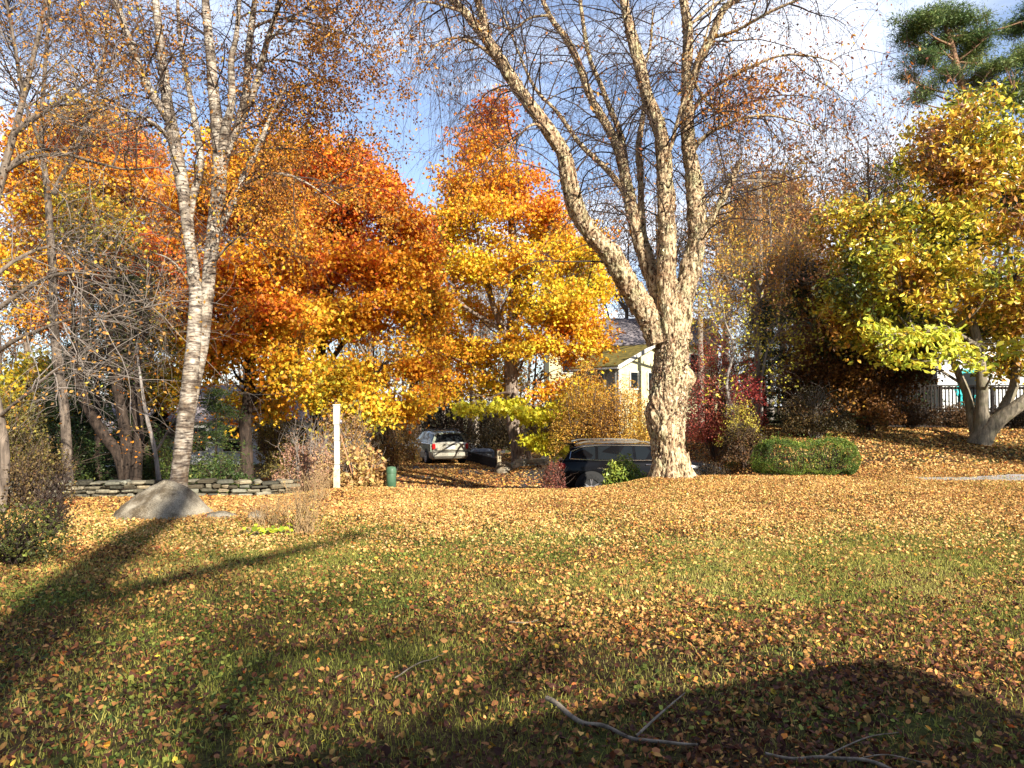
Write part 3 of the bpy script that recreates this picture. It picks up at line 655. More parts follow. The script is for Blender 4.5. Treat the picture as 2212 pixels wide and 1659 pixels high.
    sk = Skel(); wood = []
    ln = line_px(trunk, 330, .05, 1); wood.append(bark_tube(ln, 150, .26, 2, kn, .35, (2.6, 11, 24, 50), (1.3, .55, .55, .5))); TL = [ln]
    for k, r in enumerate(rows):
        thick = r[0][3] > .15; ln = line_px(r, 260 if thick else 60, .10, k+7)
        wood.append(bark_tube(ln, 54 if thick else 16, .34 if thick else .25, k*5, (), .5, (3.5, 12, 26, 52), (1., .6, .6, .5))); sk.add(ln[:, :3], ln[:, 3], 60 if thick else 8)
        if r[0][3] > .07: TL.append(ln)
    # root flare
    for a in np.linspace(0, 2*np.pi, 8)[:-1]:
        dx, dy = math.cos(a), math.sin(a); b0 = base+np.array([dx*.20, dy*.20, .5]); x2, y2 = base[0]+dx*.56, base[1]+dy*.56
        l2 = smoothline(np.array([[*b0, .20], [base[0]+dx*.36, base[1]+dy*.36, z0+.14, .14], [x2, y2, gz(x2, y2)-.10, .10]]), 14); wood.append(bark_tube(l2, 14, .2, 3))
    V, f = cat(wood); tr = T.part('trunk', V, f, GNARL, smooth=True)
    # curls of peeling bark
    pts = []; nr = []; dr = []
    for ln in TL:
        m = int(9000*max(ln[:, 3].max(), .09)*(1.4 if ln is TL[0] else .6)); i = rng.integers(0, len(ln)-1, m); t = norm(np.gradient(ln[:, :3], axis=0))[i]
        r = norm(rng.normal(size=(m, 3))); r = norm(r-(r*t).sum(1, keepdims=True)*t)
        pts.append(ln[i, :3]+r*ln[i, 3:4]*1.03+t*rng.uniform(-.05, .05, (m, 1))); nr.append(norm(r+rng.normal(size=(m, 3))*.35))
    q = np.concatenate(pts); nr = np.concatenate(nr); m = len(q)
    col = pal(rng.uniform(0, 1, m), [(0, (.06, .035, .025)), (.35, (.26, .16, .10)), (.65, (.52, .38, .24)), (1, (.72, .62, .44))])
    V, f, cc = leaves(q, rng.uniform(.02, .075, m), rng, .55, fold=.3, six=True, col=col, nrm=nr, hang=.3, curl=.3)
    mesh('bark_curls', V, f, FLAKE, cc, False, tr, base)
    s0 = sk.get()
    w = lambda p: S(p[:, 2], 4.0, 7.0)+.06
    a, ar = sprout(s0, 330, (1.0, 3.0), 11, (.010, .024), 1., .5, .18, .15, .13, rng=rng, weight=w)
    b, br = sprout(flat(a, ar, 2), 2300, (.5, 1.5), 8, (.004, .008), .9, .6, -.05, .2, .16, rng=rng)
    wr = lambda p: 1+1.2*S(p[:, 0], 4, 7)
    c, cr_ = sprout(flat(b, br, 1), 7600, (.3, .85), 6, (.0022, .0042), .9, .6, -.15, .28, .17, rng=rng, weight=wr)
    # long hanging twigs at the right side and at the left tip
    d, dr_ = sprout(flat(a, ar, 5), 520, (1.2, 2.6), 12, (.003, .006), .5, .2, -.5, .5, .10, rng=rng, weight=lambda p: S(p[:, 0], 4.5, 7.5)+.4*(1-S(p[:, 0], -1.5, .5))+.02)
    e, er = sprout(flat(d, dr_, 2), 2600, (.15, .4), 4, (.002, .003), .9, .5, -.2, .3, .2, rng=rng)
    V, f = cat([tubes(a, ar, 5), tubes(b, br, 4), tubes(c, cr_, 3), tubes(d, dr_, 4), tubes(e, er, 3)]); T.part('branches', V, f, TWIG, smooth=True)
    pc = P(1600, 190, D-.2); w2 = lambda p: np.exp(-((p-pc)**2).sum(1)/.8)+1e-9
    g1, gr1 = sprout(s0, 60, (.6, 1.5), 7, (.005, .010), .8, .9, 0, .1, .15, bias=(.5, 0, 0), rng=rng, weight=w2); g2, gr2 = sprout(flat(g1, gr1, 1), 480, (.2, .5), 4, (.002, .003), .9, .6, 0, .1, .2, rng=rng)
    V, f = cat([tubes(g1, gr1, 4), tubes(g2, gr2, 3)]); T.part('leafy_twigs', V, f, TWIG, smooth=True)
    q = g2[:, 1:].reshape(-1, 3)+rng.normal(size=(480*3, 3))*.04
    V, f, cc = leaves(q, rng.uniform(.07, .12, len(q)), rng, .45, .3, .5, .15, False, pal(rng.uniform(0, 1, len(q)), [(0, (.50, .18, .03)), (1, (.78, .38, .05))])); T.part('orange_leaves', V, f, LEAF, cc)
    q = np.concatenate([c[:, 2:].reshape(-1, 3), e[:, 1:].reshape(-1, 3)])
    x = q[:, 0]*F/q[:, 1]+CX; pyy = CY-(q[:, 2]-CAMZ)*F/q[:, 1]+50
    k = .05+.62*np.exp(-((x-1690)/150)**2-((pyy-215)/75)**2)+.9*np.exp(-((x-1590)/70)**2-((pyy-185)/38)**2)+.06*S(x, 1500, 1700)
    k = k*(.4+1.3*noise(q, .9, 12))
    q = q[rng.uniform(0, 1, len(q)) < k]; q += rng.normal(size=q.shape)*.03
    col = pal(rng.uniform(0, 1, len(q)), [(0, (.10, .05, .04)), (.45, (.33, .11, .045)), (.75, (.62, .22, .04)), (1, (.70, .38, .08))])
    V, f, cc = leaves(q, rng.uniform(.06, .115, len(q)), rng, .45, .1, .5, .15, False, col); T.part('crown', V, f, LEAF, cc)
big_birch()

# ---------------- maples
def centre_maple():
    D = 31.0; base = G(1127, D)
    stems = [[(1128, 1008, D, .50), (1126, 985, D, .42), (1120, 957, D, .36), (1107, 886, D, .30), (1104, 753, D, .26), (1108, 700, D, .24), (1110, 636, D, .22), (1114, 570, D, .19), (1100, 440, D, .13), (1085, 340, D, .08), (1072, 250, D, .03)],
             [(1104, 745, D, .16), (1088, 715, D-.2, .15), (1060, 640, D-.4, .12), (1040, 540, D-.6, .09), (1010, 430, D-.7, .04)],
             [(1108, 720, D, .16), (1130, 650, D+.2, .13), (1165, 560, D+.3, .10), (1200, 460, D+.4, .05)],
             [(1098, 720, D, .11), (1060, 700, D-.3, .10), (1000, 660, D-.8, .07), (950, 610, D-1., .03)]]
    bl = [(1065, 250, D, 55, 40, 1.4), (1040, 320, D, 80, 48, 1.8), (1000, 400, D-.3, 75, 55, 2.2), (1110, 400, D+.3, 85, 55, 2.2), (975, 470, D-.5, 55, 45, 2.),
          (1060, 490, D, 110, 55, 2.8), (1180, 480, D+.5, 80, 60, 2.6), (1245, 560, D, 85, 60, 2.6), (1130, 580, D-1.3, 95, 55, 1.8), (1000, 580, D-.8, 70, 50, 2.2),
          (1190, 650, D-.8, 100, 55, 2.6), (1050, 660, D+1.2, 80, 50, 2.), (1240, 690, D-.3, 65, 55, 2.2), (1150, 750, D-1.5, 70, 45, 1.6), (1235, 790, D-1, 55, 45, 1.8),
          (1010, 760, D+1., 90, 45, 2.2), (1070, 830, D+.8, 60, 40, 1.6), (950, 830, D+.8, 60, 45, 2.), (1275, 740, D-1, 45, 50, 1.6), (1255, 850, D-1.4, 50, 40, 1.4), (1180, 830, D-1., 50, 35, 1.4), (960, 740, D+1, 60, 50, 2.), (940, 540, D+.5, 45, 45, 1.8), (930, 640, D+.5, 45, 50, 1.8), (1290, 620, D, 50, 40, 1.6)]
    low = [(1020, 885, D-2.2, 38, 16, .9), (1105, 880, D-2.5, 45, 18, .9), (1150, 900, D-2.7, 45, 20, .9), (1205, 890, D-2.4, 45, 15, .9), (1165, 955, D-2.5, 32, 26, .8)]
    def u(q):
        z = q[:, 2]; x = q[:, 0]
        return .34+.34*S(z, 6.2, 12.5)+(noise(q, .55, 91)-.5)*.55+(noise(q, 1.6, 92)-.5)*.25-.12*S(-q[:, 2], -3, 0)
    st = [(0, (.66, .62, .05)), (.15, (.82, .60, .04)), (.4, (.84, .46, .03)), (.62, (.78, .30, .025)), (.85, (.66, .16, .02)), (1, (.50, .09, .03))]
    T = tree('maple_tree', 'slender golden maple with an orange top beside the drive, right of the wagon', 'tree', base, stems, bl, 2200, 30, (.09, .15), st, u, MAPB,
             seed=21, gap=.50, gsc=.55, spread=(.30, .11), limb_r=.06, sides=18)
    rng = np.random.default_rng(8); s = blob_points(low, 110, rng, .3, .8, 3)
    sk = Skel(); ln = line_px([(1106, 860, D-.1, .07), (1110, 850, D-1.2, .05), (1130, 870, D-2.2, .03), (1190, 885, D-2.5, .012)], 14); sk.add(ln[:, :3], ln[:, 3])
    l2 = line_px([(1104, 850, D-.1, .06), (1080, 850, D-1.2, .04), (1020, 880, D-2.3, .012)], 12); sk.add(l2[:, :3], l2[:, 3])
    l3 = line_px([(1110, 890, D-.2, .05), (1130, 910, D-1.5, .035), (1160, 940, D-2.5, .012)], 12); sk.add(l3[:, :3], l3[:, 3])
    pts, rad = connect(s, sk.get(), rng)
    V, f = cat([bark_tube(ln, 7), bark_tube(l2, 7), bark_tube(l3, 7), tubes(pts, rad, 4)]); T.part('low_branch', V, f, TWIGM, smooth=True)
    q = spray(s, 16, .22, .08, rng); V, f, cc = maple_leaves(q, rng.uniform(.14, .22, len(q)), rng, pal(rng.uniform(0, 1, len(q)), [(0, (.66, .66, .05)), (1, (.84, .68, .05))])); T.part('low_leaves', V, f, LEAF, cc, label='bright yellow leaves on the lowest boughs')
centre_maple()
MST = [(0, (.28, .28, .04)), (.10, (.55, .50, .05)), (.28, (.80, .55, .04)), (.5, (.80, .38, .025)), (.72, (.76, .27, .022)), (.88, (.66, .15, .02)), (1, (.46, .07, .025))]
def left_maples():
    D = 21.
    def u(q): return .47+.14*S(q[:, 2], 2.5, 6.5)+(noise(q, .6, 55)-.5)*.55+(noise(q, 1.8, 56)-.5)*.3
    tree('maple_tree', 'orange maple with a straight dark trunk right behind the white birch', 'tree', G(531, D), [[(531, 1080, D, .22), (533, 1030, D, .18), (530, 920, D, .165), (540, 836, D, .155), (541, 770, D, .15), (530, 650, D, .12), (520, 500, D, .09), (510, 380, D, .04)],
        [(536, 870, D, .10), (560, 850, D-.1, .09), (600, 836, D-.3, .07), (640, 790, D-.6, .04)], [(540, 780, D, .10), (500, 700, D+.4, .08), (450, 600, D+.6, .05), (400, 520, D+.8, .02)]],
        [(520, 360, D, 90, 50, 2.), (430, 450, D+.8, 70, 60, 1.8), (560, 460, D, 90, 60, 2.2), (350, 560, D+.5, 60, 50, 1.6), (640, 540, D-.4, 70, 60, 2.), (530, 600, D-.8, 95, 60, 1.8), (420, 640, D+1., 60, 60, 1.6),
         (600, 690, D-.5, 90, 60, 2.), (500, 720, D-1., 60, 50, 1.4), (370, 720, D, 45, 50, 1.3), (345, 830, D-.6, 45, 55, 1.2), (440, 800, D-.8, 40, 50, 1.1), (620, 790, D-.3, 60, 45, 1.4), (560, 880, D+1.2, 60, 40, 1.4), (440, 720, D+.8, 60, 50, 1.6), (610, 830, D, 45, 30, 1.2)],
        1900, 30, (.070, .125), MST, u, DARKB, seed=31, gap=.45, gsc=.7, spread=(.26, .10))
    D = 25.
    def u2(q): 
        x = q[:, 0]*F/q[:, 1]+CX
        return .36+.28*S(q[:, 2], 2.5, 8.)+(noise(q, .5, 65)-.5)*.5+(noise(q, 1.6, 66)-.5)*.25+.10*S(x, 600, 850)
    tree('maple_tree', 'broad red and orange maple left of the wagon, yellow at its skirt', 'tree', G(683, D), [[(683, 1070, D, .24), (684, 960, D, .20), (683, 850, D, .18), (700, 720, D, .16), (720, 560, D, .12), (730, 420, D, .06), (735, 330, D, .025)],
        [(684, 830, D, .11), (730, 760, D-.3, .09), (790, 660, D-.6, .06), (840, 540, D-.8, .02)], [(692, 760, D, .10), (650, 650, D+.3, .08), (620, 500, D+.5, .05), (610, 380, D+.5, .02)], [(684, 880, D, .08), (740, 840, D-.4, .06), (820, 800, D-.8, .03)]],
        [(620, 350, D+.4, 75, 60, 2.), (720, 370, D, 95, 60, 2.4), (800, 410, D-.3, 70, 60, 2.), (850, 480, D-.5, 62, 60, 2.), (700, 470, D, 100, 60, 2.6), (900, 570, D-.6, 45, 60, 1.8), (790, 570, D-.8, 95, 60, 2.4), (660, 600, D, 80, 55, 2.2),
         (880, 680, D-.6, 60, 55, 2.), (770, 690, D-1., 95, 55, 2.2), (670, 730, D-.8, 60, 50, 1.8), (880, 780, D-.7, 65, 50, 2.), (780, 800, D-1.2, 85, 50, 1.8), (690, 850, D-1.2, 60, 45, 1.5), (820, 880, D-1.2, 75, 38, 1.6), (900, 870, D-.2, 50, 40, 1.6), (905, 500, D, 40, 40, 1.6), (925, 640, D+.5, 50, 60, 1.8), (920, 760, D+.5, 50, 50, 1.8), (730, 920, D-1.2, 50, 30, 1.2)],
        2400, 30, (.078, .135), MST, u2, DARKB, seed=33, gap=.45, gsc=.6, spread=(.28, .10))
    D = 27.
    def u3(q): return .50+(noise(q, .6, 75)-.5)*.7+.1*S(q[:, 2], 6, 9)
    tree('maple_tree', 'rounded golden orange maple beyond the stone wall at the left', 'tree', G(190, D), [[(190, 1080, D, .26), (190, 900, D, .2), (180, 700, D, .17), (185, 500, D, .11), (190, 330, D, .03)], [(186, 620, D, .1), (120, 480, D, .07), (80, 380, D, .02)], [(184, 600, D, .1), (260, 480, D, .07), (300, 360, D, .02)]],
        [(190, 275, D, 80, 40, 2.2), (110, 320, D, 80, 50, 2.4), (270, 320, D, 75, 50, 2.4), (60, 390, D, 60, 50, 2.2), (190, 390, D-.5, 110, 50, 2.6), (320, 400, D, 55, 50, 2.), (120, 470, D, 70, 40, 2.), (240, 480, D, 60, 40, 2.), (60, 560, D, 60, 45, 1.8), (300, 560, D+1, 60, 50, 2.), (170, 600, D+1, 70, 40, 1.8), (100, 680, D+1, 60, 35, 1.6), (330, 660, D+1, 40, 50, 1.6)],
        1500, 30, (.085, .15), MST, u3, DARKB, seed=35, gap=.36, gsc=.5, spread=(.30, .11))
    D = 23.
    def u4(q): return .14+(noise(q, .8, 85)-.5)*.45
    tree('yellow_tree', 'small yellow leaved tree low behind the twigs at the left edge', 'tree', G(75, D), [[(70, 1080, D, .12), (72, 960, D, .10), (80, 850, D, .08), (90, 760, D, .03)]],
        [(70, 840, D, 60, 40, 1.5), (110, 800, D, 45, 35, 1.3), (40, 910, D-.5, 50, 40, 1.4), (110, 900, D, 55, 40, 1.4), (80, 980, D-.8, 55, 35, 1.3)], 380, 26, (.08, .14), MST, u4, DARKB, seed=37, gap=.42, gsc=.8)
    D = 18.
    tree('yellow_tree', 'patch of yellow green leaves on a thin tree in front of the dark evergreen', 'tree', G(205, D+1), [[(215, 1080, D, .07), (210, 900, D, .06), (200, 700, D, .05), (190, 480, D, .02)]],
        [(190, 450, D, 60, 32, 1.2), (150, 500, D, 30, 22, .8), (240, 520, D, 40, 26, .9)], 150, 18, (.07, .11), MST, lambda q: .12+(noise(q, .8, 86)-.5)*.3, DARKB, seed=38, gap=.42, gsc=.8)
left_maples()

# ---------------- tangled bare tree at the left edge and the dark stems by the wall
def twiggy(name, label, base, rows, n1, n2, n3, bark, twig, leafn=0, lst=None, seed=0, l1=(.8, 2.0), up=.1, droop=.1, lsize=(.04, .07), smx=1., zmin=None, cat_='tree', r1=(.008, .018), asp=.6, sides=12, group=None):
    rng = np.random.default_rng(seed+300); T = Thing(name, label, cat_, base, group); sk = Skel(); wood = []
    for k, r in enumerate(rows):
        ln = line_px(r, 28, .10, seed+k); wood.append(bark_tube(ln, sides, .12, seed+k)); sk.add(ln[:, :3], ln[:, 3], 6)
    V, f = cat(wood); T.part('trunk', V, f, bark, smooth=True)
    w = (lambda p: S(p[:, 2], zmin, zmin+1.5)+.03) if zmin is not None else None
    a, ar = sprout(sk.get(), n1, (l1[0]*smx, l1[1]*smx), 8, r1, 1., .6, up, droop, .15, rng=rng, weight=w)
    b, br = sprout(flat(a, ar, 1), n2, (.35*smx, .95*smx), 6, (r1[0]*.45, r1[1]*.4), .9, .6, 0, droop, .18, rng=rng)
    ps = [tubes(a, ar, 5), tubes(b, br, 4)]; last = b
    if n3:
        c, cr_ = sprout(flat(b, br, 1), n3, (.2*smx, .55*smx), 4, (r1[0]*.25, r1[1]*.22), .9, .6, 0, droop, .2, rng=rng); ps.append(tubes(c, cr_, 3)); last = c
    V, f = cat(ps); T.part('branches', V, f, twig, smooth=True)
    if leafn:
        q = last[:, 1:].reshape(-1, 3); q = q[rng.choice(len(q), leafn)]+rng.normal(size=(leafn, 3))*.06*smx
        V, f, cc = leaves(q, rng.uniform(lsize[0], lsize[1], leafn), rng, asp, .2, .3, .15, False, pal(noise(q, .9, seed)*.7+rng.uniform(0, .4, leafn), lst)); T.part('crown', V, f, LEAF, cc)
    return T
BST = [(0, (.14, .07, .03)), (.4, (.38, .18, .05)), (.7, (.60, .30, .05)), (1, (.62, .50, .08))]
D = 11.
twiggy('bare_tree', 'leaning grey tree at the left edge with pale bare limbs arching to the right', G(5, D), [
    [(0, 1110, D, .075), (10, 1000, D, .065), (-2, 900, D, .062), (-30, 780, D, .06), (-40, 640, D, .07), (-20, 500, D, .06), (8, 370, D, .055), (40, 240, D, .045), (70, 130, D, .035), (100, 0, D, .025), (120, -80, D, .015)],
    [(8, 372, D, .035), (60, 345, D-.1, .032), (140, 335, D-.3, .026), (220, 350, D-.4, .020), (280, 367, D-.5, .014), (345, 362, D-.6, .006)],
    [(10, 365, D, .03), (60, 330, D+.2, .026), (130, 318, D+.4, .02), (230, 312, D+.6, .010)],
    [(20, 300, D, .03), (80, 250, D-.2, .028), (140, 210, D-.4, .022), (210, 172, D-.5, .012), (250, 150, D-.6, .006)],
    [(30, 280, D, .028), (110, 235, D+.2, .022), (200, 222, D+.4, .010)],
    [(-35, 690, D, .04), (20, 650, D-.2, .035), (90, 610, D-.4, .028), (160, 590, D-.6, .02), (250, 600, D-.8, .010)],
    [(-40, 620, D, .035), (40, 560, D+.2, .028), (120, 530, D+.4, .02), (200, 545, D+.6, .012), (285, 560, D+.8, .006)],
    [(-30, 780, D, .035), (40, 730, D-.3, .028), (140, 690, D-.6, .02), (250, 680, D-.9, .013), (360, 655, D-1.1, .006)],
    [(0, 900, D, .03), (60, 850, D-.4, .022), (130, 800, D-.8, .014), (200, 815, D-1.1, .006)],
    [(50, 200, D, .03), (30, 100, D-.3, .025), (10, 0, D-.5, .018), (0, -80, D-.6, .01)]],
    130, 800, 1900, MIDB, TWIGL, 1800, BST, seed=1, l1=(.6, 1.7), r1=(.006, .012), up=.05, droop=.03)
D = 14.5
twiggy('bare_tree', 'tall thin brown twigged tree behind the pale limbs in the upper left corner', G(150, D+2), [
    [(150, 1080, D, .10), (140, 900, D, .09), (120, 700, D, .08), (110, 500, D, .07), (90, 300, D, .05), (100, 100, D, .035), (110, -60, D, .02)],
    [(115, 420, D, .05), (170, 300, D+.2, .04), (220, 150, D+.3, .03), (240, -20, D+.4, .015)],
    [(100, 350, D, .04), (50, 200, D-.2, .03), (20, 50, D-.3, .02), (10, -60, D-.3, .01)]],
    150, 1300, 4200, MIDB, TWIG, 6500, BST, seed=2, l1=(.9, 2.2), up=.2, droop=.05, zmin=4.0, r1=(.007, .015))
D = 16.
twiggy('dark_tree', 'dark tree of three leaning stems growing just behind the stone wall', G(280, D), [
    [(280, 1085, D, .16), (262, 1000, D, .13), (233, 953, D, .12), (200, 903, D, .11), (180, 853, D, .10), (167, 786, D, .08), (160, 700, D, .05), (150, 600, D, .02)],
    [(282, 1085, D, .15), (278, 1000, D, .13), (270, 920, D, .12), (250, 820, D, .10), (238, 740, D, .08), (240, 640, D, .05), (250, 540, D, .02)],
    [(290, 1085, D-.1, .14), (296, 1000, D-.1, .12), (300, 946, D-.1, .11), (293, 853, D-.1, .09), (300, 770, D-.1, .07), (320, 680, D-.1, .045), (330, 580, D, .02)]],
    130, 1300, 3600, DARKB, TWIG, 4200, [(0, (.025, .035, .012)), (.6, (.07, .09, .025)), (1, (.25, .22, .05))], seed=3, l1=(.6, 1.7), up=.05, droop=.05, zmin=1.6, r1=(.007, .014))
D = 15.2
twiggy('sapling', 'thin pale sapling left of the birch trunk with a few orange leaves', G(347, D), [
    [(347, 1075, D, .05), (340, 1000, D, .045), (333, 953, D, .042), (317, 886, D, .035), (300, 800, D, .025), (296, 740, D, .012)],
    [(338, 975, D, .025), (365, 930, D-.2, .02), (378, 905, D-.3, .008)]], 26, 160, 0, GREYB, TWIGM, 160, [(0, (.7, .3, .03)), (1, (.7, .2, .02))], seed=4, l1=(.3, .8), r1=(.005, .009))

# ---------------- conifers
def conifer(name, label, base, h, rmax, nb, seed, col, size=(.05, .09), start=.1, lean=0, dens=26, group=None, trunk_r=.12, bark=DARKB):
    rng = np.random.default_rng(seed); T = Thing(name, label, 'tree', base, group)
    base = np.asarray(base, float); K = 14; t = np.linspace(0, 1, K)
    ln = np.stack([base[0]+lean*t, base[1]+0*t, base[2]-.1+h*t, trunk_r*(1-t*.93)], 1)
    V, f = bark_tube(ln, 9, .06, seed); T.part('trunk', V, f, bark, smooth=True)
    hb = rng.uniform(start, .98, nb)**.9; a = rng.uniform(0, 2*np.pi, nb); L_ = rmax*(1-hb)**.75*rng.uniform(.6, 1.1, nb)+.15
    Kb = 6; tt = np.linspace(0, 1, Kb); pts = np.zeros((nb, Kb, 3))
    pts[..., 0] = base[0]+lean*hb[:, None]+np.cos(a)[:, None]*L_[:, None]*tt; pts[..., 1] = base[1]+np.sin(a)[:, None]*L_[:, None]*tt
    pts[..., 2] = base[2]+h*hb[:, None]+L_[:, None]*(.10*tt-.32*tt**2)
    rad = np.maximum(.004, .012*L_[:, None]*(1-tt*.85))
    V, f = tubes(pts, rad, 4); T.part('branches', V, f, DARKB, smooth=True)
    q = pts[:, 1:].reshape(-1, 3); q = np.repeat(q, dens, 0); q = q+rng.normal(size=q.shape)*np.array([.13, .13, .045])*(.5+rmax*.3)
    nn = rng.normal(size=q.shape)*.5+np.array([0, 0, 1]); u = noise(q, 1.2, seed)*.6+rng.uniform(0, .5, len(q))
    V, f, cc = leaves(q, rng.uniform(*size, len(q)), rng, .22, col=pal(u, col), nrm=nn, hang=.1); T.part('crown', V, f, LEAF, cc)
EV = [(0, (.018, .04, .018)), (.6, (.05, .09, .03)), (1, (.15, .20, .05))]
EVL = [(0, (.02, .045, .015)), (.5, (.07, .11, .03)), (1, (.26, .28, .06))]
conifer('spruce_tree', 'small open spruce in front of the white wall, right of the birch trunk', G(468, 17), 2.6, 1.1, 60, 1, EVL, (.06, .11), .08, dens=18, trunk_r=.05)
conifer('spruce_tree', 'dark evergreen filling the gap behind the three leaning stems', G(275, 20), 6.2, 2.4, 190, 2, EV, (.09, .15), .05, dens=26)
conifer('spruce_tree', 'dark evergreen left of the leaning stems, beyond the wall', G(165, 22), 4.6, 2.4, 160, 3, EV, (.09, .16), .04, dens=26)
conifer('spruce_tree', 'dark spruce between the red shrub and the deck, in shade', G(1735, 27), 6.3, 2.3, 190, 4, EV, (.10, .16), .02, dens=28)
conifer('spruce_tree', 'dark green hemlock behind the clipped hedge', G(1650, 29), 5.0, 1.9, 140, 5, EV, (.10, .16), .02, dens=26)
conifer('spruce_tree', 'dark spruce behind the left end of the deck railing', G(1965, 31.5), 5.6, 1.9, 150, 16, EV, (.10, .16), .02, dens=26)
conifer('spruce_tree', 'low dark yew beside the deck steps under the magnolia', G(1800, 25), 3.2, 1.9, 130, 6, EV, (.08, .13), .02, dens=26)

def pine():
    rng = np.random.default_rng(17); D = 40; base = G(2090, D)
    T = Thing('pine_tree', 'tall pine with orange upper trunk and tufted green crown in the top right corner', 'tree', base)
    ln = line_px([(2110, 905, D, .42), (2108, 600, D, .34), (2095, 350, D, .27), (2085, 215, D, .22), (2062, 120, D, .17), (2045, 60, D, .10), (2040, 20, D, .04)], 40, .2, 3)
    wood = [bark_tube(ln, 14, .08, 3)]; sk = Skel(); sk.add(ln[:, :3], ln[:, 3], 24)
    pads = [(2040, 30, 45, 16), (1985, 50, 50, 22), (2080, 45, 50, 20), (1965, 85, 30, 22), (2120, 85, 45, 22), (2030, 95, 50, 18), (2090, 125, 40, 20), (1990, 130, 40, 18), (2140, 150, 45, 18), (2050, 160, 40, 14), (1960, 165, 28, 12), (2000, 190, 35, 14), (2110, 190, 40, 16), (2200, 60, 30, 22), (2215, 120, 40, 30), (2190, 190, 35, 20), (2215, 215, 40, 25), (1985, 215, 25, 10), (2240, 30, 40, 30)]
    for px, py, rx, ry in pads:
        e = P(px, py+6, D+rng.uniform(-1.2, 1.2)); s = ln[np.abs(ln[:, 2]-(e[2]-.6)).argmin()]; h = np.linalg.norm(e-s[:3])
        l2 = smoothline(np.array([[*s[:3], .07], [*((s[:3]+e)/2+np.array([0, 0, -.05*h])), .05], [*e, .015]]), 12); wood.append(bark_tube(l2, 6, .08, 1)); sk.add(l2[:, :3], l2[:, 3], 3)
    V, f = cat(wood); T.part('trunk', V, f, PINEB, smooth=True)
    seeds = blob_points([(a, b, D+rng.uniform(-1, 1), c, d, c*D/F*.9) for a, b, c, d in pads], 1000, rng, .44, 1.3, 4); pts, rad = connect(seeds, sk.get(), rng, r=(.02, .008)); V, f = tubes(pts, rad, 4); T.part('branches', V, f, PINEB, smooth=True)
    q = spray(seeds, 64, .30, .13, rng); d = q-np.repeat(seeds, 64, 0); nn = np.cross(d, rng.normal(size=d.shape))
    V, f, cc = leaves(q, rng.uniform(.16, .26, len(q)), rng, .10, col=pal(noise(q, .8, 3)*.7+rng.uniform(0, .45, len(q)), [(0, (.04, .09, .04)), (.5, (.12, .19, .06)), (1, (.32, .36, .10))]), nrm=nn, hang=-.1); T.part('crown', V, f, LEAF, cc)
pine()

